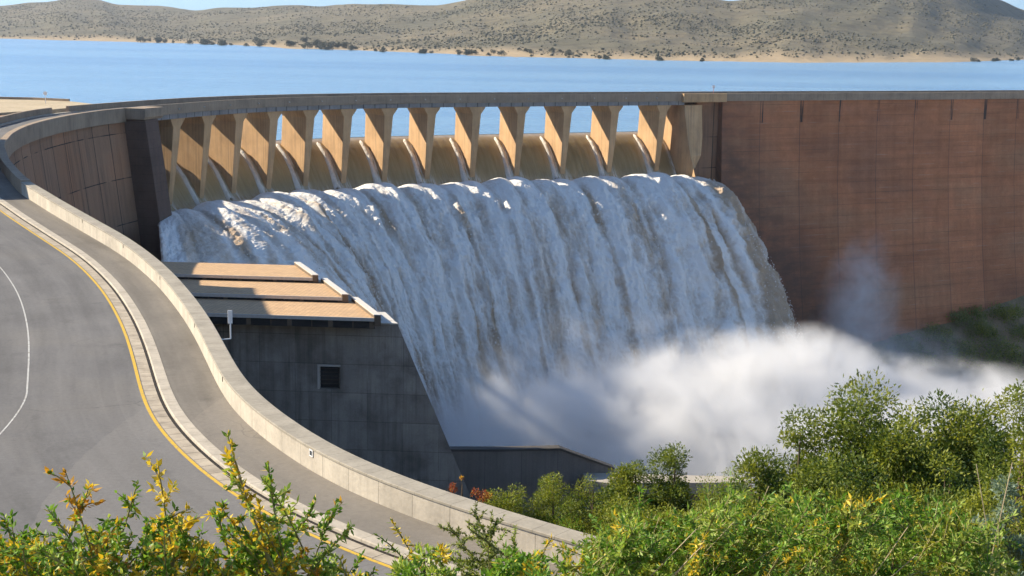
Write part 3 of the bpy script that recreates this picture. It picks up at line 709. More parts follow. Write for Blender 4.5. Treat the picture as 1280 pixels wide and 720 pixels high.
# torn clots and droplets riding just off the curtain
ico = [(0, 0, 1), (.89, 0, .45), (.28, .85, .45), (-.72, .53, .45), (-.72, -.53, .45), (.28, -.85, .45), (.72, .53, -.45), (-.28, .85, -.45), (-.89, 0, -.45), (-.28, -.85, -.45), (.72, -.53, -.45), (0, 0, -1)]
icf = np.array([(0, 1, 2), (0, 2, 3), (0, 3, 4), (0, 4, 5), (0, 5, 1), (1, 6, 2), (2, 7, 3), (3, 8, 4), (4, 9, 5), (5, 10, 1), (6, 7, 2), (7, 8, 3), (8, 9, 4), (9, 10, 5), (10, 6, 1), (11, 7, 6), (11, 8, 7), (11, 9, 8), (11, 10, 9), (11, 6, 10)])
ico = np.array(ico)
def clots(n, fn, size, seed):
    g = np.random.default_rng(seed); c = fn(g, n); r = size[0] + (size[1] - size[0]) * g.random(n) ** 2.5
    jit = 1 + .35 * (g.random((n, 12, 1)) - .5)
    V = c[:, None, :] + ico[None] * r[:, None, None] * jit * np.array([1, 1, 1.35])
    Fq = (np.arange(n)[:, None, None] * 12 + icf[None]).reshape(-1, 3)
    return V.reshape(-1, 3), Fq
def on_curtain(g, n):
    e = g.random(n) < .40
    i = np.where(e, 0, 0); bay = g.integers(0, len(BE) - 1, n)
    s = np.where(e, BE[bay + 1] + g.normal(0, .9, n), S_B1 + g.random(n) * (S_A0 + 3 - S_B1))
    s = np.where(g.random(n) < .07, S_FE - 3.2 + g.random(n) * 3.6, s)
    L = 4 + g.random(n) ** 1.1 * 62; w = np.interp(L, Lf, Wf); i_s = np.clip(((s - Sf[0]) / ds_).astype(int), 0, len(Sf) - 1); j_w = np.clip(np.searchsorted(Wf, w), 0, len(Wf) - 1); z = Z0[i_s, j_w]; sl2 = sl_[i_s, j_w]
    ou = (.5 + g.random(n) ** 2 * 1.5) * np.clip(L / 14, .3, 1.0) * np.where(s > S_FE - 2, .3, 1); h = np.hypot(1, sl2)
    s2 = np.minimum(s + .012 * L, S_FE + .3)
    k, d = K(s2), Dn(s2); u = w + 2.2 - sl2 / h * ou
    return np.c_[k + d * u[:, None] - T(s2) * ((fanS(s) - fanR(s)) * np.maximum(u - 2.2, 0) ** 2 / (np.maximum(u - 2.2, 0) + 1.0) - .34 * ss(S_A0 - 16, S_FE, s) * np.maximum(u - 2.2, 0) ** 2 / (np.maximum(u - 2.2, 0) + 25.0))[:, None], z + ou / h]
Vc, Fq = clots(12000, on_curtain, (.03, .15), 5)
child(mesh('water_clot', Vc, Fq, M['foam'], None, np.c_[Vc[:, 0], Vc[:, 2]], True, {'mud': np.full(len(Vc), .15)}), fall)
fall.children[-1]["kind"] = 'stuff'

# ------------------------------------------------------------------ basin water
def pool_mat():
    m, nt, b = new_mat('churned_basin_water')
    tc = N(nt, "ShaderNodeTexCoord"); n1 = noise(nt, tc.outputs["Object"], .12, 7, .65, .6)
    lnk(nt, ramp(nt, n1, [(.35, (.32, .25, .17)), (.6, (.7, .67, .62))]), b.inputs["Base Color"]); b.inputs["Roughness"].default_value = .4
    bump(nt, b, n1, .8, .5); return m
M['pool'] = pool_mat()
pool = mesh('basin_water', [(-90, 150, -95.5), (700, 150, -95.5), (700, 640, -95.5), (-90, 640, -95.5)], [(0, 1, 2, 3)], M['pool']); tag(pool, 'churned muddy water in the basin below the fall', kind='structure')

# ------------------------------------------------------------------ concrete block with stepped roofs below the road
Yf = 160.0
R0 = atY(497, 405.5, Yf)
e1 = np.array([.998, -.06, 0.0]); e1 /= np.linalg.norm(e1)
def on_front(x, y):                                    # pixel -> point on the block's front face
    d = ray(x, y); n = np.array([e1[1], -e1[0], 0]); return d * (np.dot(R0, n) / np.dot(d, n))
ax = np.array([-.385, .923, 0.0])
zt = R0[2]
blk = empty('outlet_block', tuple(on_front(420, 605) * [1, 1, 0] + [0, 8, -62]))
tag(blk, 'dark concrete outlet block with stepped tan roofs beside the waterfall', 'building')
RB = on_front(580, 601); LB = R0 - e1 * 45; slope = (RB - R0) / (RB[2] - R0[2])     # battered right end
def endpt(z): return R0 + slope * (z - R0[2])
zb = -66.0
E0, E1 = endpt(zt), endpt(zb)
L0 = np.array([LB[0], LB[1], zt]); L1 = np.array([LB[0], LB[1], zb]); dep = ax * 31
def quadbox(pts_front, back, name, mat, uvf=None):
    a = [np.asarray(p, float) for p in pts_front]; V = a + [p + back for p in a]
    uvs = [(p @ e1, p[2]) for p in a] + [(p @ e1 + 10, p[2]) for p in a]
    return recalc(mesh(name, V, BOXF, mat, None, np.array(uvs)))
# front wall with the window opening cut as four pieces round it
w0, w1 = on_front(399.5, 486), on_front(425.5, 458.5)
def strip(x0, x1, z0, z1, name='wall', depth=ax * 1.0, right_batter=False):
    def pt(x, z):
        if right_batter and x is None: return endpt(z)
        return R0 + e1 * x + np.array([0, 0, z - R0[2]])
    return child(quadbox([pt(x0, z0), pt(x1, z0), pt(x1, z1), pt(x0, z1)], depth, name, M['bld']), blk)
xw0, xw1 = (w0 - R0) @ e1, (w1 - R0) @ e1; zw0, zw1 = w0[2], w1[2]
strip(-45, xw0, zb, zt); strip(xw0, None, zb, zw0, right_batter=True); strip(xw0, xw1, zw1, zt); strip(xw1, None, zw0, zw1, right_batter=True)
strip(xw1, None, zw1, zt, right_batter=True)
mbb = MB()                                             # rear body of the block
fr = [L1 + ax, E1 + ax, E0 + ax, L0 + ax]
child(quadbox(fr, ax * 30, 'wall', M['bld']), blk)
wnd = MB().obox(R0 + e1 * xw0 + [0, 0, zw0 - R0[2]] + ax * .7, e1 * (xw1 - xw0), ax * .05, np.array([0, 0, zw1 - zw0])).build('window', M['dark']); child(wnd, blk)
ft = .22
fm = MB(); n1_ = -np.array([-e1[1], e1[0], 0]) * -1
out = np.array([e1[1], -e1[0], 0])
o_ = R0 + e1 * xw0 + [0, 0, zw0 - R0[2]] + out * .12
W_, H_ = xw1 - xw0, zw1 - zw0
fm.obox(o_ - e1 * ft, e1 * ft, -out * .85, np.array([0, 0, H_ + ft])); fm.obox(o_ + [0, 0, H_], e1 * W_, -out * .85, np.array([0, 0, ft]))
fo_ = fm.build('frame', M['trim']); fo_.parent = wnd
lm = MB()
for k in range(6): lm.obox(o_ + [0, 0, H_ * (k + .2) / 6] - out * .5, e1 * W_, -out * .1, np.array([0, 0, .06]))
lo_ = lm.build('louvre', M['lowwall']); lo_.parent = wnd
# pale capping ledge
led = [L0 + out * .18, E0 + out * .18 + e1 * .1, E0 + e1 * .1 + [0, 0, .16] + out * .18, L0 + [0, 0, .16] + out * .18]
child(quadbox(led, ax * 1.6, 'capping', M['trim']), blk)
child(MB().add([tuple(p) for p in (E0 + e1 * .1 + ax * 1.5 + [0, 0, .0], E0 + e1 * .1 + ax * 5.0, E0 - e1 * 1.3 + ax * 5.0, E0 - e1 * 1.3 + ax * 1.5, E0 + e1 * .1 + ax * 1.5 + [0, 0, .16], E0 + e1 * .1 + ax * 5.0 + [0, 0, .5], E0 - e1 * 1.3 + ax * 5.0 + [0, 0, .5], E0 - e1 * 1.3 + ax * 1.5 + [0, 0, .16])], BOXF).build('capping', M['trim']), blk)
# three roofs, each with a pale fascia, a gable end and a dark strip of windows under it
zroof = zt + 1.22
c_front = [onz(468, 398, zroof), onz(428, 372, zroof), onz(391, 347.5, zroof)]
c_back = [onz(439, 376.0, zroof - .75), onz(401, 352, zroof - .75), onz(368, 331.5, zroof - .75)]
for k in range(3):
    f0, b0 = c_front[k], c_back[k]; back = b0 - f0
    lf = f0 - e1 * 40
    th = np.array([0, 0, .28])
    top = [lf, f0, f0 + back, lf + back]
    V = [p - th for p in top] + [p for p in top]
    uvs = [(p @ e1, p @ np.array([-e1[1], e1[0], 0])) for p in V]
    rf = recalc(mesh('roof', V, BOXF, M['roof'], None, np.array(uvs))); child(rf, blk)
    fa = MB().obox(lf + out * .12 - [0, 0, .34], e1 * 40.0, -out * .118, np.array([0, 0, .40])).build('fascia', M['trim'])
    gb = MB().add([tuple(p) for p in (f0 + [0, 0, -.9] + e1 * .003, f0 + e1 * .75 - [0, 0, .9], b0 + e1 * .75 - [0, 0, .9], b0 - [0, 0, .9] + e1 * .003, f0 + out * .2 + e1 * .003 + [0, 0, .40], f0 + out * .2 + e1 * .75 + [0, 0, .40], b0 + e1 * .75 + [0, 0, .40], b0 + e1 * .003 + [0, 0, .40])], BOXF).build('gable_wall', M['band'])
    gc = MB().add([tuple(p) for p in (f0 + out * .3 - e1 * .03 + [0, 0, .402], f0 + out * .3 + e1 * .82 + [0, 0, .402], b0 + e1 * .82 + [0, 0, .402], b0 - e1 * .03 + [0, 0, .402], f0 + out * .3 - e1 * .03 + [0, 0, .50], f0 + out * .3 + e1 * .82 + [0, 0, .50], b0 + e1 * .82 + [0, 0, .50], b0 - e1 * .03 + [0, 0, .50])], BOXF).build('gable_coping', M['trim'])
    for q in (fa, gb, gc): q.parent = rf
    # clerestory strip
    st = MB().obox(lf - out * .25 - [0, 0, 1.25], e1 * 40.0, -out * .1, np.array([0, 0, .96])).build('window_strip', M['dark']); child(st, blk)
    for j in range(14):
        mo = MB().obox(f0 - e1 * (.1 + j * 2.35) - out * .2 - [0, 0, 1.25], -e1 * (.5 if j % 2 == 0 else .07), -out * .2, np.array([0, 0, .95])).build('mullion', M['band']); mo.parent = st

# low dark walls and slab beyond the block
lowz = -56.0
def on_z(x, y, z): return onz(x, y, z)
p1, p2, p3 = on_z(560, 564, lowz), on_z(700, 562.5, lowz), atY(768, 587, on_z(700, 562.5, lowz)[1] + 1.5)
def poly_wall(name, pts, h, th, mat, label, cat, cap=None):
    root = empty(name, tuple(np.mean(pts, axis=0) - [0, 0, h])); tag(root, label, cat)
    pts = [np.asarray(p, float) for p in pts]; V = []; uvs = []; acc = 0
    for i, p in enumerate(pts):
        t = pts[min(i + 1, len(pts) - 1)] - pts[max(i - 1, 0)]; t[2] = 0; t /= np.linalg.norm(t); n = np.array([-t[1], t[0], 0])
        if i: acc += np.linalg.norm(p - pts[i - 1])
        V += [p - [0, 0, h], p, p + n * th, p + n * th - [0, 0, h]]; uvs += [(acc, -h), (acc, 0), (acc, 1), (acc, 2)]
    Fc = [tuple(f) for f in grid_faces(len(pts), 4, True)] + [(0, 1, 2, 3), tuple(range(4 * len(pts) - 4, 4 * len(pts)))[::-1]]
    child(recalc(mesh('wall_body', V, Fc, mat, None, np.array(uvs))), root)
    if cap:
        V = []
        for i, p in enumerate(pts):
            t = pts[min(i + 1, len(pts) - 1)] - pts[max(i - 1, 0)]; t[2] = 0; t /= np.linalg.norm(t); n = np.array([-t[1], t[0], 0])
            V += [p - n * .15 + [0, 0, .003], p - n * .15 + [0, 0, .3], p + n * (th + .1) + [0, 0, .3], p + n * (th + .1) + [0, 0, .003]]
        child(recalc(mesh('coping', V, Fc, cap)), root)
    return root
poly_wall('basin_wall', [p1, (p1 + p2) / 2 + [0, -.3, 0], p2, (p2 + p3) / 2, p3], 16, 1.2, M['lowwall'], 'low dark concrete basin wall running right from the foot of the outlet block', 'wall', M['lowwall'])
s1_, s2_ = on_z(735, 594, -59.5), on_z(930, 604, -59.5)
V = [on_z(728, 590, -59.5), on_z(745, 591, -59.5), on_z(935, 596, -59.5), on_z(935, 603, -59.5), on_z(760, 604, -59.5), on_z(732, 600, -59.5)]
Vt = V + [v - np.array([0, 0, 1.6]) for v in V]
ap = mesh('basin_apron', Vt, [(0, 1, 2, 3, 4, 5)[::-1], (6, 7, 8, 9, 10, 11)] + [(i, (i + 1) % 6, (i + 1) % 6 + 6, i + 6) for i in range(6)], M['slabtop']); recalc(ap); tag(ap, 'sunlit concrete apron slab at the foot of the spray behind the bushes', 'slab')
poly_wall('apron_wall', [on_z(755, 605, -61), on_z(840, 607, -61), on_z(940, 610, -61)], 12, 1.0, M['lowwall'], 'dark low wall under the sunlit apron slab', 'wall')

# sign on a bracket outside the parapet
s_s = float(min(np.arange(20, 70, .1), key=lambda s: abs(proj(P(s, 0, zp(K(s)[1])))[0] - 275)))
sb = P(s_s, -.02, zp(K(s_s)[1]) - .22); k_sc = np.linalg.norm(sb) / F_PX
sg = empty('bracket_sign', tuple(sb)); tag(sg, 'narrow white sign on a post bracketed to the outside of the parapet', 'sign')
rx = np.array([1.0, 0, 0]); zc = np.array([0, 0, 1.0])
foot = sb + rx * (12 * k_sc) + np.array([0, .3, 0])
zt_ = lambda y: (419 - y) * k_sc * 1.0
child(MB().tube([sb - rx * .02, foot], .035, 6).build('bracket_arm', M['white']), sg)
child(MB().tube([foot, foot + zc * zt_(397)], .04, 8).build('post', M['white']), sg)
child(bevel(MB().obox(foot + rx * (-3.2 * k_sc) + zc * zt_(400), rx * 5.6 * k_sc, np.array([0, .05, 0]), zc * (16.5 * k_sc)).build('sign_panel', M['white']), .01), sg)

# ------------------------------------------------------------------ terrace at the left abutment, unseen block added out of frame to throw the shadow on the road
ter = [on_z(-140, 150, -16.2), on_z(62, 137, -16.2), on_z(85, 135, -16.2), on_z(118, 130, -16.2), on_z(86, 126.5, -16.2), on_z(40, 124.5, -16.2), on_z(-140, 121, -16.2)]
tv = [tuple(p) for p in ter] + [(p[0], p[1], -34) for p in ter]; n_ = len(ter)
tr = mesh('terrace', tv, [tuple(range(n_)), tuple(range(n_, 2 * n_))[::-1]] + [(i, (i + 1) % n_, (i + 1) % n_ + n_, i + n_) for i in range(n_)], M['sand']); recalc(tr); tag(tr, 'flat sandy viewing terrace beside the crest road', kind='structure')
a_, b_, c_ = on_z(-140, 121.3, -16.2), on_z(40, 124.7, -16.2), on_z(86, 126.7, -16.2)
poly_wall('terrace_wall', [a_ + [0, 0, .5], b_ + [0, 0, .5], c_ + [0, 0, .5]], .5, .35, M['band'], 'thin low wall edging the sandy terrace above the lake', 'wall')
def marker(px, py, base, label, col):
    r_ = empty('marker_post', tuple(base)); tag(r_, label, 'post')
    h = (proj(base)[1] - py) * np.linalg.norm(base) / F_PX
    child(MB().tube([base, base + zc * (h - .1)], .07, 8).build('post', col), r_)
    o = MB(); nn = np.array([0, -1.0, 0]); c = base + zc * h
    o.tube([c - [0, .06, 0], c + [0, .06, 0]], .42, 14); child(o.build('disc', M['white']), r_)
M['pink'] = plain('faded_red_paint', (.55, .25, .22), .6)
marker(57, 117.5, onz(57, 129, -16.2), 'white topped marker post on the sandy terrace', M['white'])
marker(893, 108.5, P(s_at(893), -.45, -15.0), 'white disc marker on a faded red post at the bridge end', M['pink'])
gh = empty('shadow_caster', tuple(P(S_DAM + 36, -16, -17))); tag(gh, 'plain flat roofed concrete block added out of view to cast the road shadow', 'building')  # added caster, never in view; its height is set for the road and roof shadows
sg0, sg1 = S_DAM + 12, S_DAM + 60
child(sweep('wall', sg0, sg1, [(-11.8, -19), (-11.8, -2.2), (-20, -2.2), (-20, -19)], M['dam_grey'], None, 4.0), gh)
child(sweep('roof', sg0 - .4, sg1 + .4, [(-11.4, -2.197), (-11.4, -1.6), (-20.4, -1.6), (-20.4, -2.197)], M['band'], None, 4.0), gh)
def on_face(s, w_, z0, z1, name, mat):
    o = P(s, -11.83, z0); child(MB().obox(o, np.r_[T(s), 0] * w_, np.r_[Dn(s), 0] * .12, np.array([0, 0, z1 - z0])).build(name, mat), gh)
for k in range(4): on_face(sg0 + 10 + k * 10, 2.4, -12.5, -10.5, 'window', M['glass'])
on_face(sg0 + 3, 1.5, -17, -14.7, 'door', M['band'])

# ------------------------------------------------------------------ ground
def k_near(x, y):
    """signed distance to the road line (positive outside the parapet) and its station"""
    m = (SG >= -44) & (SG < S_DAM + 20); sx, sy, sg_ = _kx[m][::4], _ky[m][::4], SG[m][::4]
    d2 = (x[..., None] - sx) ** 2 + (y[..., None] - sy) ** 2; i = d2.argmin(-1); s = sg_[i]
    kk, dd = K(s), Dn(s); return (x - kk[..., 0]) * dd[..., 0] + (y - kk[..., 1]) * dd[..., 1], s
def hill_z(x, y):
    z = -1.75 - .36 * y - .02 * np.maximum(x - 10, 0) + .25 * fbm(x * .15, y * .15, o=3, seed=80)
    u, s = k_near(x, y)
    zr_ = np.array(zp(K(s)[..., 1]) - hh(K(s)[..., 1]))
    road_z = zr_ - .75
    inside = (u < .8) & (u > -19) & (y < 150)
    z = np.where(inside, np.minimum(z, road_z), z)
    left = (u <= -19)
    z = np.where(left, np.maximum(z, np.where(y > 44, zr_ - .6 + np.minimum(.25 * (-19 - u), 1.0), z)), z)
    return np.maximum(z, -96.5)
gx = np.arange(-130, 260, 2.0); gy = np.arange(-14, 250, 2.0)
GX, GY = np.meshgrid(gx, gy, indexing='ij'); GZ = hill_z(GX, GY)
# the retaining wall hides the drop beside the road
g_ = mesh('ground', np.stack([GX, GY, GZ], -1).reshape(-1, 3), grid_faces(len(gx), len(gy))[:, ::-1], M['ground'], None, None, True); tag(g_, 'dry scrubby hillside falling away to the basin', kind='structure')
def bank_z(x, y):
    wy = 428 + .47 * (x - 151)
    z = -77 + .105 * (x - 151) - .60 * (wy - 6 - y) + 1.2 * fbm(x * .06, y * .06, o=4, seed=84)
    return np.clip(z, -97, -40)
bx_, by_ = np.arange(60, 420, 3.0), np.arange(300, 600, 3.0)
BX, BY = np.meshgrid(bx_, by_, indexing='ij'); BZ = bank_z(BX, BY)
b__ = mesh('right_bank', np.stack([BX, BY, BZ], -1).reshape(-1, 3), grid_faces(len(bx_), len(by_))[:, ::-1], M['bank'], None, None, True); tag(b__, 'steep scrubby bank rising against the right end of the dam', kind='structure')

# ------------------------------------------------------------------ hills beyond the lake
def hills_mat():
    m, nt, b = new_mat('scrubby_hills')
    tc = N(nt, "ShaderNodeTexCoord"); ob = tc.outputs["Object"]
    at = N(nt, "ShaderNodeAttribute", attribute_name='shore')
    n1 = noise(nt, ob, .0032, 6, .62); n2 = noise(nt, ob, .035, 6, .7); n3 = noise(nt, ob, .011, 5, .6, .5, (1, 1, 2.5))
    col = ramp(nt, n1, [(.3, (.095, .088, .052)), (.5, (.140, .120, .072)), (.7, (.195, .158, .096))])
    col = mixc(nt, ramp(nt, n3, [(.45, 0.0), (.62, .55)]), col, (.135, .125, .085))
    col = mixc(nt, .75, col, ramp(nt, n2, [(.35, .5), (.52, .95), (.7, 1.2)]), 'MULTIPLY')
    col = mixc(nt, at.outputs["Fac"], col, (.40, .30, .18))
    lnk(nt, col, b.inputs["Base Color"]); b.inputs["Roughness"].default_value = 1.0; bump(nt, b, n2, .8, 6.0)
    return m
M['hills'] = hills_mat()
hx = np.arange(-420, 1720, 7.0)
SHO = [(-420, 36), (0, 49.5), (190, 54), (330, 59.5), (440, 64.5), (640, 71.5), (760, 75.5), (850, 77.5), (1000, 79), (1200, 79), (1280, 76), (1720, 70)]
TOP = [(-420, 2), (-100, 4), (0, 8), (30, 4), (60, 2), (90, -3), (125, -1), (145, 5), (165, 7), (200, 8), (240, 13), (270, 10), (300, 9.5), (350, 7), (380, 6), (400, 8), (440, 5), (480, 4.5), (510, 6.5), (545, 7), (575, 3), (600, -5), (640, -9), (760, -10), (860, -6), (895, -1), (908, 2), (922, 1.5), (945, -4), (1050, -12), (1150, -22), (1215, -14), (1240, -3), (1258, 3), (1275, 11), (1300, 17), (1400, 12), (1720, 5)]
ys = np.interp(hx, *zip(*SHO)); yt = gsm(np.interp(hx, *zip(*TOP)), .8)
tt_ = np.linspace(0, 1, 90) ** 1.15
HV = np.zeros((len(hx), len(tt_), 3)); HA = np.zeros((len(hx), len(tt_)))
for i, x in enumerate(hx):
    p0 = onz(x, ys[i], Z_LAKE); Ys = p0[1]; depth = 1500 + 500 * math.sin(x * .004 + 1)
    n_r = fbm(np.full(90, x * .011), tt_ * 2.2, o=4, seed=90); n_v = fbm(np.full(90, x * .028), tt_ * 4, o=4, seed=94)
    for j, t in enumerate(tt_):
        g = .10 * ss(0, .12, t) * t / .12 if t < .12 else .10 + .90 * ((t - .12) / .88) ** .9
        g2 = g + .13 * n_r[j] * math.sin(math.pi * t) ** .8 + .06 * n_v[j] * math.sin(math.pi * t)
        yy = ys[i] + (yt[i] - ys[i]) * min(max(g2, 0), 1.0) + (1.3 * n_v[j] if t > .97 else 0)
        HV[i, j] = atY(x, yy, Ys + depth * t); HA[i, j] = (1 - ss(.06, .2, t + .06 * n_v[j])) * .9
    HV[i, 0, 2] = Z_LAKE - .4
back = HV[:, -1:, :].copy(); back[:, :, 1] += 900; back[:, :, 2] -= 260
HV2 = np.concatenate([HV, back], 1); HA2 = np.concatenate([HA, HA[:, -1:] * 0], 1)
hl = mesh('hills', HV2.reshape(-1, 3), grid_faces(len(hx), len(tt_) + 1)[:, ::-1], M['hills'], None, None, True, {'shore': HA2.ravel()}); tag(hl, 'low dry scrub covered hills along the far shore', kind='structure')
M['scrub'] = leafy('grey_green_scrub', (.075, .075, .045), (.14, .125, .075), .1, .9)
def blobs(cent, rad, seed, flat_=.75, mat=None, name='hill_scrub'):
    g = np.random.default_rng(seed); n = len(cent)
    jit = 1 + .7 * (g.random((n, 12, 1)) - .5)
    V = cent[:, None, :] + ico[None] * rad[:, None, None] * jit * np.array([1.1, 1.1, flat_]) + np.array([0, 0, 1]) * (rad * flat_ * .6)[:, None, None]
    return mesh(name, V.reshape(-1, 3), (np.arange(n)[:, None, None] * 12 + icf[None]).reshape(-1, 3), mat or M['scrub'])
g = np.random.default_rng(17); n = 60000
ci = g.random(n) * (len(hx) - 1.01); cj = (g.random(n) ** .8) * (len(tt_) - 3)
i0, j0 = ci.astype(int), cj.astype(int); fi, fj = (ci - i0)[:, None], (cj - j0)[:, None]
cen = HV[i0, j0] * (1 - fi) * (1 - fj) + HV[i0 + 1, j0] * fi * (1 - fj) + HV[i0, j0 + 1] * (1 - fi) * fj + HV[i0 + 1, j0 + 1] * fi * fj
keep = (fbm(cen[:, 0] * .006, cen[:, 1] * .006, o=4, seed=99) + .25 * g.normal(size=n) > -.02) & (HA[i0, j0] < .55 + .3 * g.random(n))
cen = cen[keep]; rad = (.6 + 1.5 * g.random(len(cen)) ** 3)
tag(blobs(cen, rad, 3), 'dark scrub dotted over the far hills', kind='stuff')

# ------------------------------------------------------------------ spray
def spray_mat(blobs_):
    m = bpy.data.materials.new('white_spray'); m.use_nodes = True; nt = m.node_tree
    nt.nodes.remove(nt.nodes["Principled BSDF"])
    vol = N(nt, "ShaderNodeVolumePrincipled"); lnk(nt, vol.outputs[0], nt.nodes["Material Output"].inputs["Volume"])
    vol.inputs["Color"].default_value = (.985, .985, .985, 1); vol.inputs["Anisotropy"].default_value = 0.0
    tc = N(nt, "ShaderNodeTexCoord"); ob = tc.outputs["Object"]
    tot = None
    for c, r, w in blobs_:
        v = N(nt, "ShaderNodeVectorMath", operation='SUBTRACT'); lnk(nt, ob, v.inputs[0]); v.inputs[1].default_value = tuple(c)
        q = N(nt, "ShaderNodeVectorMath", operation='DIVIDE'); lnk(nt, v.outputs[0], q.inputs[0]); q.inputs[1].default_value = tuple(r)
        l = N(nt, "ShaderNodeVectorMath", operation='LENGTH'); lnk(nt, q.outputs[0], l.inputs[0])
        k = math_n(nt, 'MULTIPLY', math_n(nt, 'SUBTRACT', 1.0, l.outputs["Value"], True), w)
        tot = k if tot is None else math_n(nt, 'ADD', tot, k)
    n1 = noise(nt, ob, .075, 7, .66, .9); n2 = noise(nt, ob, .018, 2, .5)
    n3 = noise(nt, ob, .24, 5, .65, .8)
    nz = math_n(nt, 'ADD', math_n(nt, 'MULTIPLY', math_n(nt, 'SUBTRACT', n3, .5), .7), math_n(nt, 'ADD', math_n(nt, 'MULTIPLY', math_n(nt, 'SUBTRACT', n1, .5), 1.9), math_n(nt, 'MULTIPLY', math_n(nt, 'SUBTRACT', n2, .5), .5)))
    d = math_n(nt, 'MULTIPLY', math_n(nt, 'ADD', tot, math_n(nt, 'MULTIPLY', nz, math_n(nt, 'MINIMUM', math_n(nt, 'MULTIPLY', tot, 3.0), 1.0))), 1.0)
    d = math_n(nt, 'MAXIMUM', math_n(nt, 'SUBTRACT', d, .08), 0.0)
    d = math_n(nt, 'MULTIPLY', math_n(nt, 'POWER', d, 1.25), .28)
    lnk(nt, d, vol.inputs["Density"])
    return m
def sb_(x, y, Y, rx, ry, rz, w): return (atY(x, y, Y), (rx, ry, rz), w)
SB = [sb_(690, 550, 272, 36, 30, 30, .24), sb_(800, 510, 286, 40, 30, 30, .22), sb_(590, 605, 262, 22, 22, 22, .5), sb_(660, 605, 266, 24, 24, 23, .7), sb_(745, 595, 276, 28, 26, 24, .9), sb_(840, 575, 286, 30, 28, 25, 1.05), sb_(930, 540, 298, 28, 28, 26, 1.25),
      sb_(1000, 520, 312, 24, 24, 23, 1.3), sb_(1075, 545, 314, 28, 26, 24, 1.0), sb_(1170, 555, 318, 30, 28, 23, .85), sb_(1275, 560, 322, 32, 28, 22, .75), sb_(880, 620, 262, 46, 26, 24, .9), sb_(1120, 610, 275, 46, 30, 22, .8),
      sb_(1068, 410, 372, 15, 14, 26, .36), sb_(1085, 350, 378, 13, 12, 20, .26), sb_(1125, 455, 350, 30, 18, 16, .26)]
M['spray'] = spray_mat(SB)
spr = MB().box((-30, 232, -95.3), (190, 394, -46)).build('spray_mist', M['spray']); tag(spr, 'white spray cloud boiling up at the foot of the fall', kind='stuff')

# ------------------------------------------------------------------ air
hm = bpy.data.materials.new('pale_air'); hm.use_nodes = True; hm.node_tree.nodes.remove(hm.node_tree.nodes["Principled BSDF"])
hv = hm.node_tree.nodes.new("ShaderNodeVolumePrincipled"); hv.inputs["Density"].default_value = .00004; hv.inputs["Color"].default_value = (.80, .88, 1.0, 1); hv.inputs["Anisotropy"].default_value = .3
hm.node_tree.links.new(hv.outputs[0], hm.node_tree.nodes["Material Output"].inputs["Volume"])
hz_ = MB().box((-5600, -70, -98.5), (5600, 6600, 260)).build('haze', hm); tag(hz_, 'thin pale haze', kind='stuff')

# ------------------------------------------------------------------ vegetation
L_ = dict(
    green=leafy('fresh_green_leaf', (.09, .22, .022), (.24, .41, .06)), light=leafy('light_green_leaf', (.26, .40, .06), (.48, .56, .15)),
    yellow=leafy('yellow_leaf', (.72, .50, .03), (.82, .64, .08), .4), orange=leafy('orange_leaf', (.55, .26, .03), (.62, .36, .05), .4),
    olive=leafy('olive_leaf', (.085, .135, .018), (.24, .29, .045)), lime=leafy('yellow_green_needle', (.17, .21, .022), (.36, .38, .055)),
    dark=leafy('dark_tree_leaf', (.04, .085, .014), (.115, .17, .03)), grey=leafy('grey_green_leaf', (.16, .20, .07), (.32, .35, .14)),
    blue=leafy('blue_grey_needle', (.17, .25, .18), (.30, .38, .28)), red=leafy('red_leaf', (.32, .06, .025), (.45, .14, .04), .4),
    far=leafy('far_dark_leaf', (.035, .045, .028), (.075, .08, .045), .1))
M['bark'] = plain('brown_bark', (.13, .095, .06), .9, .4)
M['twig'] = plain('green_brown_twig', (.27, .25, .10), .8, .3)
M['straw'] = plain('dry_straw', (.46, .38, .24), .8, .3)
def unit(v): return v / (np.linalg.norm(v, axis=-1, keepdims=True) + 1e-9)
def leaves(p, a, ln, wd, g):
    n = len(p); a = unit(a); b = unit(np.cross(a, g.normal(size=(n, 3)))); c = np.cross(a, b)
    ln, wd = np.broadcast_to(ln, n)[:, None], np.broadcast_to(wd, n)[:, None]
    m_ = p + a * ln * .45 - c * wd * .25
    V = np.stack([p, m_ + b * wd * .5, p + a * ln - c * ln * .12, m_ - b * wd * .5], 1).reshape(-1, 3)
    return V
def build_leaves(name, V, cls, mats, root):
    n = len(V) // 4
    return child(mesh(name, V, np.arange(4 * n).reshape(n, 4), mats, None, mi=cls), root)
def g_at(x, y): return float(hill_z(np.array([[x]]), np.array([[y]]))[0, 0])

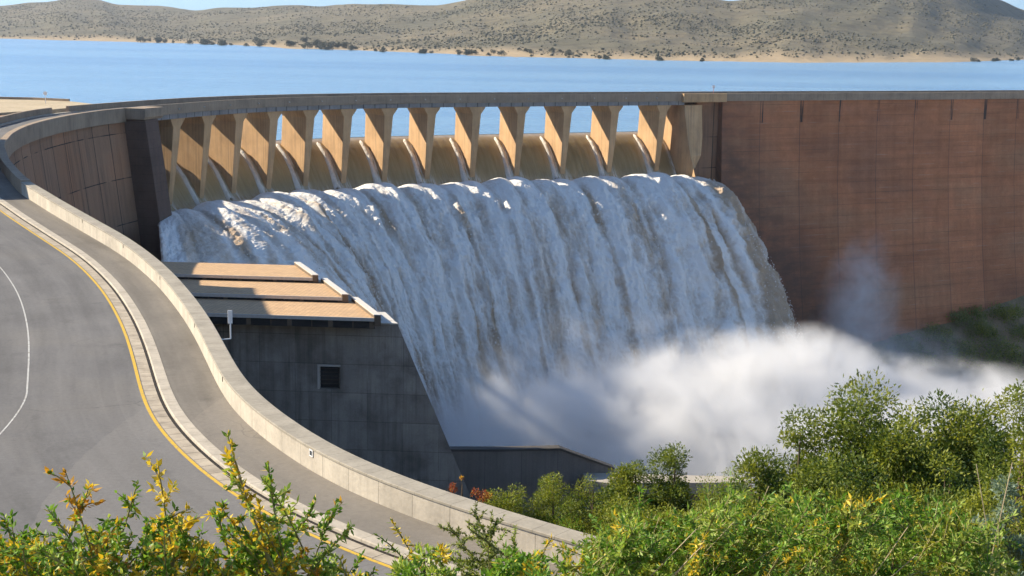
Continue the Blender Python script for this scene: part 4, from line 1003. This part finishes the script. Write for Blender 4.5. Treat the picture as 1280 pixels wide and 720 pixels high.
def tree(name, label, cat, px, py, Y, wpx, nl, nleaf, ll, mats, pm, seed, shape='round', base=None, group=None, depth=None, spread=1.0):
    g = np.random.default_rng(seed); top = atY(px, py, Y); r = .5 * wpx * Y / F_PX
    zb_ = base if base is not None else g_at(top[0], top[1])
    r *= 1.28 if shape == 'full' else 1.0
    h = top[2] - zb_; root = empty(name, (top[0], top[1], zb_)); tag(root, label, cat, group)
    ch = h * .95 if shape in ('low', 'cone', 'full') else min(h * .96, max(3.2 * r, h * .6))
    o = np.array([top[0], top[1], zb_]); lc = []
    while len(lc) < nl:
        q = g.uniform(-1, 1, 3); t = (q[2] + 1) / 2
        if shape == 'cone': lim = (1 - t) ** .8 * 1.0 + .06
        elif shape == 'low': lim = math.sqrt(max(0, 1 - t ** 2)) * 1.0 + .05
        elif shape == 'full': lim = (1 - t ** 2.2) ** .7 * (.75 + .25 * math.sin(t * 9 + seed)) + .05
        else: lim = (math.sin(math.pi * min(1, .12 + .86 * t)) ** .6) * (1 - .25 * t)
        rr = math.hypot(q[0], q[1])
        if rr < lim and rr > .35 * lim * g.random(): lc.append(np.array([q[0] * r, q[1] * r * (depth or 1.0), h - ch + ch * t * .97]))
    lc = np.array(lc) + o; lr = r * (.17 + .20 * g.random(nl)) * (1.0 if shape != 'cone' else .8) * spread
    kz = (top[2] - o[2]) / np.max(lc[:, 2] + lr * .75 - o[2]); lc[:, 2] = o[2] + (lc[:, 2] - o[2]) * kz
    lc[:, 0] += top[0] - lc[np.argmax(lc[:, 2]), 0] if shape == 'cone' else 0
    mb = MB()
    mb.tube([o + [0, 0, -.3], o + [.06 * r, 0, h * .35], o + [0, .05 * r, h * .7], top - [0, 0, h * .08]], [max(.03, .035 * h * .5), max(.025, .026 * h * .5), .02 + .005 * h, .012], 7)
    for k in g.choice(nl, min(nl, 16), False):
        z0 = zb_ + max(.1 * h, (lc[k][2] - zb_) * .62); st = np.array([o[0], o[1], z0])
        mb.tube([st, (st + lc[k]) / 2 + [0, 0, -.05 * r], lc[k]], [.010 + .004 * h, .008 + .003 * h, .006], 5)
    child(mb.build('trunk', M['bark']), root)
    w = lr ** 2; k = g.choice(nl, nleaf, p=w / w.sum()); dirn = unit(g.normal(size=(nleaf, 3)) * [1, 1, .8])
    p = lc[k] + dirn * (lr[k] * (g.random(nleaf) ** .38) * (1 + .10 * g.normal(size=nleaf)))[:, None]
    a = dirn + .7 * g.normal(size=(nleaf, 3)) + [0, 0, .25]
    V = leaves(p, a, ll * (.6 + .8 * g.random(nleaf)), ll * .42 * (.7 + .6 * g.random(nleaf)), g)
    lobe_mat = g.choice(len(mats), nl, p=pm); cls = np.where(g.random(nleaf) < .75, lobe_mat[k], g.choice(len(mats), nleaf, p=pm))
    build_leaves('crown', V, cls, [L_[m] for m in mats], root)
    return root

def shrub(name, label, cat, tips, Y, seed, mats, pm, ll=.045, lw=.012, twigs=9, lpt=20, base_px=None, dry=0, flower=None, group=None, spread=.35, tl=.30):
    """stems rising from one root to the given tips (pixels), each with leafy side twigs"""
    g = np.random.default_rng(seed); tp = [atY(x, y, Y + dy) for x, y, dy in tips]
    bx = np.mean([t[0] for t in tp]) + g.choice([-1, 1]) * g.uniform(.5, 1.0); by = Y + .2; bz = g_at(bx, by); o = np.array([bx, by, bz])
    root = empty(name, tuple(o)); tag(root, label, cat, group)
    mb = MB(); P_, A_, C_ = [], [], []
    for t in tp:
        st = o + np.r_[g.normal(0, .3, 2), -.05]
        c1 = st + (t - st) * [.25, .25, .5] + g.normal(0, .12, 3); c2 = st + (t - st) * [.75, .75, .8] + g.normal(0, .11, 3)
        tt = np.linspace(0, 1, 12)[:, None]; pts = (1 - tt) ** 3 * st + 3 * (1 - tt) ** 2 * tt * c1 + 3 * (1 - tt) * tt ** 2 * c2 + tt ** 3 * t
        mb.tube(list(pts), list(np.linspace(.011, .0025, 12)), 5)
        sc = g.choice(len(mats), p=pm)
        for k in range(twigs):
            f = .35 + .65 * (k + g.random()) / twigs; i = min(10, int(f * 11)); fr = f * 11 - i
            s0 = pts[i] * (1 - fr) + pts[i + 1] * fr; ax_ = unit(pts[i + 1] - pts[i])
            d = unit(ax_ * .6 + g.normal(size=3) * [1, 1, .6] + [0, 0, .1]); L = tl * (1.15 - .75 * f) * (.6 + .8 * g.random())
            if k == twigs - 1: s0, d, L = pts[-3], unit(pts[-1] - pts[-3]), np.linalg.norm(pts[-1] - pts[-3])
            mb.tube([s0, s0 + d * L * .5 + [0, 0, .01], s0 + d * L], [.004, .003, .0015], 4)
            n = max(6, int(1.7 * lpt * L / tl)); u = np.sort(g.random(n)); pp = s0 + d * L * u[:, None]
            P_.append(pp); A_.append(d * .7 + g.normal(size=(n, 3)) * .75 + [0, 0, .12])
            C_.append(np.where(g.random(n) < .7, sc, g.choice(len(mats), n, p=pm)))
    child(mb.build('stem', M['twig']), root)
    P_, A_, C_ = np.vstack(P_), np.vstack(A_), np.hstack(C_); n = len(P_)
    V = leaves(P_, A_, ll * (.55 + .8 * g.random(n)), lw * (.7 + .7 * g.random(n)), g)
    build_leaves('foliage', V, C_, [L_[m] for m in mats], root)
    if dry:
        ds = MB()
        for k in range(dry):
            t = tp[g.integers(len(tp))] + g.normal(0, .18, 3) + [0, 0, g.uniform(-.1, .12)]; b0 = o + g.normal(0, .25, 3) * [1, 1, 0]
            ds.tube([b0, (b0 + t) / 2 + [g.normal(0, .06), 0, .12], t], [.006, .005, .003], 4)
        x_ = child(ds.build('dry_stalks', M['straw']), root); x_["kind"] = 'stuff'
    return root

# behind the parapet: fine yellow-green bushes on the slope
B_ = ['lime', 'olive', 'green']; pB = [.62, .28, .10]
tree('broom_bush', 'feathery yellow green bush just behind the end of the parapet, tallest of the row', 'bush', 692, 590, 52, 84, 60, 20000, .085, B_, pB, 201, 'cone', spread=1.25)
tree('broom_bush', 'low yellow green bush right against the outer edge of the parapet', 'bush', 640, 606, 52, 84, 50, 15000, .085, B_, pB, 202, 'low', spread=1.2)
tree('broom_bush', 'rounded yellow green bush in the dip right of the tallest broom', 'bush', 742, 598, 51, 96, 60, 20000, .085, B_, pB, 203, 'round', spread=1.2)
tree('conifer', 'dark green conical tree standing out against the white spray', 'tree', 845, 556, 50, 112, 90, 40000, .115, ['olive', 'dark', 'lime'], [.5, .3, .2], 204, 'cone', spread=1.25)
tree('conifer', 'shorter blunt conical bush left of the conical tree', 'tree', 795, 576, 50.5, 92, 70, 30000, .11, ['olive', 'lime', 'dark'], [.5, .3, .2], 205, 'round', spread=1.1)
tree('broom_bush', 'yellow green bush spreading in front of the two conical trees', 'bush', 800, 622, 44, 130, 70, 30000, .08, B_, pB, 206, 'low', spread=1.0)
tree('broom_bush', 'yellow green bush below the conical trees, beside the tall right hand tree', 'bush', 905, 588, 43, 120, 80, 26000, .08, ['olive', 'lime', 'green'], [.5, .35, .15], 207, 'round', spread=1.1)
for k, (x, y, w, lab) in enumerate([(560, 601, 30, 'small red leaved weed behind the parapet coping, nearest its middle'), (600, 612, 34, 'small orange red weed beside the yellow green bushes behind the coping'), (578, 596, 26, 'thin amber weed standing between the two red weeds')]):
    tree('red_weed', lab, 'plant', x, y, 51.5, w, 18, 2600, .07, ['red', 'orange', 'lime'], [[.8, .1, .1], [.5, .4, .1], [.1, .5, .4]][k], 220 + k, 'low', spread=1.1)
# the big trees at the right
T_ = ['olive', 'dark', 'lime']; pT = [.50, .34, .16]
tree('willow_tree', 'tallest leafy green tree with a ragged top before the spray', 'tree', 1078, 476, 40, 225, 230, 120000, .135, T_, pT, 231, 'full', spread=.74)
tree('willow_tree', 'broad green tree right of the tallest tree with two raised tufts', 'tree', 1192, 496, 41, 225, 230, 120000, .135, T_, pT, 232, 'full', spread=.74)
tree('willow_tree', 'smaller green tree leaning out left of the tallest tree', 'tree', 1002, 518, 39, 150, 130, 56000, .115, ['olive', 'lime', 'dark'], [.55, .3, .15], 233, 'full', spread=.78)
tree('willow_tree', 'yellow green tree cut off by the right edge of the picture', 'tree', 1286, 480, 31, 150, 90, 36000, .095, ['lime', 'olive'], [.6, .4], 234, 'full', spread=.78)
tree('thicket_bush', 'dense olive bush at the foot of the tallest tree', 'bush', 1062, 562, 33, 190, 120, 46000, .105, T_, [.45, .2, .35], 235, 'low')
tree('thicket_bush', 'dense dark bush at the foot of the broad right hand tree', 'bush', 1190, 570, 33, 190, 120, 46000, .105, T_, [.45, .4, .15], 236, 'low')
tree('thicket_bush', 'olive bush left of the dense thicket under the leaning tree', 'bush', 952, 570, 34, 140, 100, 36000, .105, T_, [.45, .15, .4], 237, 'round')
tree('young_spruce', 'blue grey spruce in the bottom right corner', 'tree', 1256, 600, 15, 150, 90, 36000, .055, ['blue', 'grey'], [.7, .3], 238, 'cone', spread=.9)
tree('willow_tree', 'green tree filling the gap between the two tallest trees', 'tree', 1136, 528, 38, 200, 170, 70000, .125, T_, [.5, .3, .2], 241, 'full', spread=.74)
tree('willow_tree', 'shaded green tree low between the broad tree and the right edge', 'tree', 1246, 540, 36, 130, 110, 38000, .115, T_, [.45, .4, .15], 242, 'full', spread=.74)
# foreground weeds at the right
W_m = ['green', 'light', 'lime', 'yellow']; pW = [.45, .3, .17, .08]
def tipset(x0, x1, y0, y1, n, seed, dy=.5):
    g = np.random.default_rng(seed); xs = np.linspace(x0, x1, n) + g.normal(0, 6, n)
    return [(x, y0 + (y1 - y0) * g.random() ** 1.0, g.uniform(-dy, dy)) for x in xs]
WEEDS = [(765, 830, 655, 700, 'leafy green weed at the near end of the parapet', 9.0), (792, 880, 622, 690, 'bright green weed with dry stalks before the broom bushes', 10.0), (868, 950, 612, 690, 'green weed with yellow flowers below the olive bush', 9.5),
         (940, 1030, 610, 690, 'tall fresh green weed in the middle of the bottom right thicket', 10.0), (1020, 1110, 618, 690, 'bright green weed in front of the dense olive bush', 9.0), (1100, 1190, 605, 690, 'upright light green weed before the dense dark bush', 9.5), (1180, 1250, 640, 700, 'low green weed beside the blue grey spruce', 9.0)]
for k, (x0, x1, y0, y1, lab, Yw) in enumerate(WEEDS):
    shrub('weed', lab, 'weed', tipset(x0, x1, y0, y1, 20, 300 + k), Yw, 310 + k, W_m, [[.46, .34, .17, .03], [.42, .3, .2, .08], [.40, .3, .2, .10]][k % 3], .052, .014, 16, 30, dry=[3, 9, 4, 6, 4, 3, 2][k], tl=.34)
UND = [(845, 'low olive undergrowth along the bottom edge right of the parapet end'), (880, 'low olive undergrowth under the weed with yellow flowers'), (1000, 'low olive undergrowth under the tall fresh green weed'), (1120, 'low olive undergrowth under the upright light green weed')]
for k, (x, lab) in enumerate(UND):
    tree('undergrowth', lab, 'bush', x, 668 if k else 684, 12, 185, 100, 60000, .045, ['green', 'light', 'lime', 'olive', 'yellow'], [.36, .28, .2, .1, .06], 330 + k, 'low', spread=.8)
# fine grey green shrub in front of the parapet
shrub('feathery_shrub', 'fine grey green shrub growing up in front of the parapet', 'shrub', [(590, 636, 0), (560, 655, .2), (622, 648, -.2), (640, 672, .1), (540, 685, 0), (605, 668, .3), (575, 690, -.2), (655, 700, 0), (520, 700, .1), (612, 700, .2), (585, 660, -.3), (632, 690, .2), (550, 700, -.2)], 10.0, 341, ['grey', 'olive', 'light'], [.45, .3, .25], .032, .011, 18, 60, tl=.32)
shrub('yellow_sprig', 'thin shrub with a yellow tuft between the footway and the feathery shrub', 'shrub', [(488, 648, 0), (470, 668, .1), (512, 690, 0), (500, 705, .2), (530, 715, 0)], 9.0, 342, ['light', 'yellow', 'green'], [.4, .4, .2], .04, .012, 8, 18, tl=.22)
shrub('yellow_sprig', 'low shrub with yellow leaves at the foot of the parapet end', 'shrub', [(690, 672, 0), (668, 690, .1), (712, 690, -.1), (735, 700, 0), (650, 712, 0)], 9.0, 343, ['yellow', 'light', 'green'], [.4, .35, .25], .04, .013, 9, 18, tl=.24)
# left foreground shrubs in front of the road
A_m = ['green', 'yellow', 'light', 'orange']
shrub('autumn_shrub', 'green shrub with one tall leaning spray at the far left bottom corner', 'shrub', [(82, 590, 0), (60, 637, .1), (30, 662, 0), (5, 644, .2), (-30, 662, 0), (45, 682, -.2), (10, 702, .1), (75, 672, .2), (-10, 712, 0), (100, 692, 0), (60, 712, -.1)], 7.0, 351, A_m, [.58, .23, .18, .01], .044, .018, 13, 24, tl=.30)
shrub('autumn_shrub', 'shrub carrying a single pale yellow bloom above the road', 'shrub', [(112, 606, 0), (138, 644, .1), (105, 662, .1), (125, 677, 0), (150, 672, .2), (90, 712, 0), (140, 712, 0), (165, 694, -.1), (118, 702, .1)], 7.2, 352, A_m, [.50, .30, .18, .02], .044, .018, 11, 22, tl=.25)
shrub('autumn_shrub', 'dense green and gold shrub before the yellow road line', 'shrub', [(198, 582, 0), (172, 602, .1), (222, 634, 0), (240, 650, .2), (185, 652, 0), (205, 662, -.2), (255, 677, 0), (165, 667, .1), (225, 682, .1), (195, 702, 0), (248, 712, -.1), (172, 712, .1), (215, 647, .1)], 7.0, 353, A_m, [.40, .42, .16, .02], .044, .018, 13, 24, tl=.30)
shrub('autumn_shrub', 'shrub with one tall upright golden sprig over the kerb', 'shrub', [(285, 546, 0), (284, 575, .05), (268, 640, 0), (300, 650, .1), (318, 644, 0), (335, 578, .1), (330, 600, 0), (282, 662, -.1), (310, 677, .2), (262, 694, 0), (295, 702, .1), (275, 632, .1)], 7.2, 354, A_m, [.38, .42, .17, .03], .044, .018, 12, 22, tl=.22)
shrub('autumn_shrub', 'green shrub with a sideways golden branch over the footway', 'shrub', [(420, 629, 0), (395, 626, .05), (372, 628, .1), (345, 662, 0), (360, 677, .1), (385, 684, 0), (335, 690, .2), (352, 712, 0), (400, 712, 0), (372, 700, -.1)], 7.4, 355, A_m, [.44, .36, .16, .04], .044, .018, 11, 20, tl=.20)
shrub('autumn_shrub', 'loose green shrub over the gutter right of the golden branch', 'shrub', [(440, 658, 0), (452, 694, .1), (425, 698, 0), (410, 712, .1), (468, 712, 0), (446, 722, 0), (480, 728, .1), (430, 726, -.1), (395, 728, 0)], 7.4, 356, A_m, [.68, .10, .20, .02], .044, .018, 11, 22, tl=.22)
UNL = [(15, 655, 'low mixed green undergrowth in the bottom left corner'), (110, 668, 'low undergrowth of green and yellow leaves under the pale yellow bloom'), (215, 652, 'low golden undergrowth below the dense green and gold shrub'), (320, 662, 'low gold and green undergrowth under the upright golden sprig'), (420, 700, 'sparse green undergrowth along the bottom edge over the gutter'), (530, 692, 'low green undergrowth hiding the foot of the feathery shrub'), (655, 700, 'low green and yellow undergrowth below the near end of the parapet')]
for k, (x, y, lab) in enumerate(UNL):
    tree('undergrowth', lab, 'bush', x, y, 7.6, [190, 150, 170, 150, 130, 130, 150][k], 70, [24000, 15000, 24000, 16000, 6000, 8000, 11000][k], .042, ['green', 'yellow', 'light', 'olive', 'orange'], [[.56, .14, .22, .08, .0], [.5, .2, .24, .05, .01], [.30, .46, .16, .06, .02], [.34, .40, .2, .05, .01], [.6, .1, .2, .1, 0], [.5, .1, .3, .1, 0], [.45, .2, .25, .1, 0]][k], 370 + k, 'low', spread=.8)
# bank bushes at the far right, shore trees
bank_pts = [(1130, 420, 40, 'small bush at the far left foot of the right bank'), (1105, 432, 34, 'lowest left bush on the right bank, deep in the spray'), (1215, 382, 38, 'bush behind the pale rock, close under the arch wall'), (1150, 440, 52, 'broad bush low on the right bank at the edge of the spray'), (1225, 440, 56, 'broad bush low on the right bank behind the tree tops'), (1255, 380, 44, 'rounded green bush highest on the right bank'), (1195, 385, 36, 'thin grey bush on the crest of the right bank'), (1222, 400, 40, 'bush on the right bank next to the pale rock'), (1168, 408, 46, 'grey green bush at the left end of the right bank'), (1282, 405, 50, 'bush on the right bank at the edge of the picture'), (1245, 420, 60, 'wide bush halfway down the right bank'), (1195, 425, 56, 'dark bush halfway down the right bank above the mist'), (1280, 438, 60, 'lowest bush on the right bank, half in the mist')]
for k, (x, y, w, lab) in enumerate(bank_pts):
    d = ray(x, y + 14); best = None
    for Yq in np.arange(330, 470, .5):
        p = d * (Yq / d[1])
        if p[2] <= float(bank_z(np.array([p[0]]), np.array([p[1]]))[0]): best = p; break
    if best is None: continue
    tree('bank_bush', lab, 'bush', x, y, best[1], w, 26, 2600, .55, ['olive', 'lime', 'grey'], [.35, .25, .4], 400 + k, 'low', base=best[2] - .4, spread=1.25)
g = np.random.default_rng(55); sh_ = []
for x0, x1, n in ((172, 190, 3), (196, 225, 5), (232, 310, 13), (318, 445, 30), (458, 480, 3), (525, 555, 7), (570, 640, 10), (640, 720, 8), (745, 765, 3), (815, 830, 2), (870, 885, 2), (1215, 1225, 2), (1240, 1280, 7)):
    for k in range(n): sh_.append((g.uniform(x0, x1), g.random()))
proto = None
def shore_mesh(seed):
    q = np.random.default_rng(seed); lc = q.uniform(-1, 1, (9, 3)) * [2.6, 2.6, 1.6] + [0, 0, 3.4]; n = 420; k = q.integers(0, 9, n)
    dirn = unit(q.normal(size=(n, 3))); p = lc[k] + dirn * (1.5 * q.random(n) ** .4)[:, None]
    V = leaves(p, dirn + q.normal(size=(n, 3)) * .6, 1.0, .6, q)
    tr_ = MB().tube([(0, 0, -.5), (.1, 0, 1.6), (0, .1, 3.4)], [.28, .22, .1], 6)
    o = len(V); me = bpy.data.meshes.new('shore_tree')
    me.from_pydata([tuple(v) for v in V] + tr_.v, [], [tuple(range(4 * i, 4 * i + 4)) for i in range(n)] + [tuple(i + o for i in f) for f in tr_.f])
    me.materials.append(L_['far']); me.materials.append(M['bark'])
    me.polygons.foreach_set("material_index", np.array([0] * n + [1] * len(tr_.f), np.int32)); me.update(); return me
SM = [shore_mesh(500 + k) for k in range(4)]
for k, (x, q) in enumerate(sh_):
    i = np.clip(np.searchsorted(hx, x), 1, len(hx) - 1); f = (x - hx[i - 1]) / 7.0; j = 3 + int(q * (14 if 318 < x < 445 or 600 < x < 720 else 6))
    p = HV[i - 1, j] * (1 - f) + HV[i, j] * f
    o = bpy.data.objects.new('shore_tree', SM[k % 4]); o.location = tuple(p - [0, 0, .2]); o.rotation_euler = (0, 0, g.uniform(0, 6.28))
    s_ = g.uniform(.55, 1.25) * (1.15 if x < 450 else .8); o.scale = (s_ * 1.3, s_ * 1.3, s_); link(o)
    tag(o, 'small dark bushy tree on the far lake shore', 'tree', 'dark trees along the far shore')
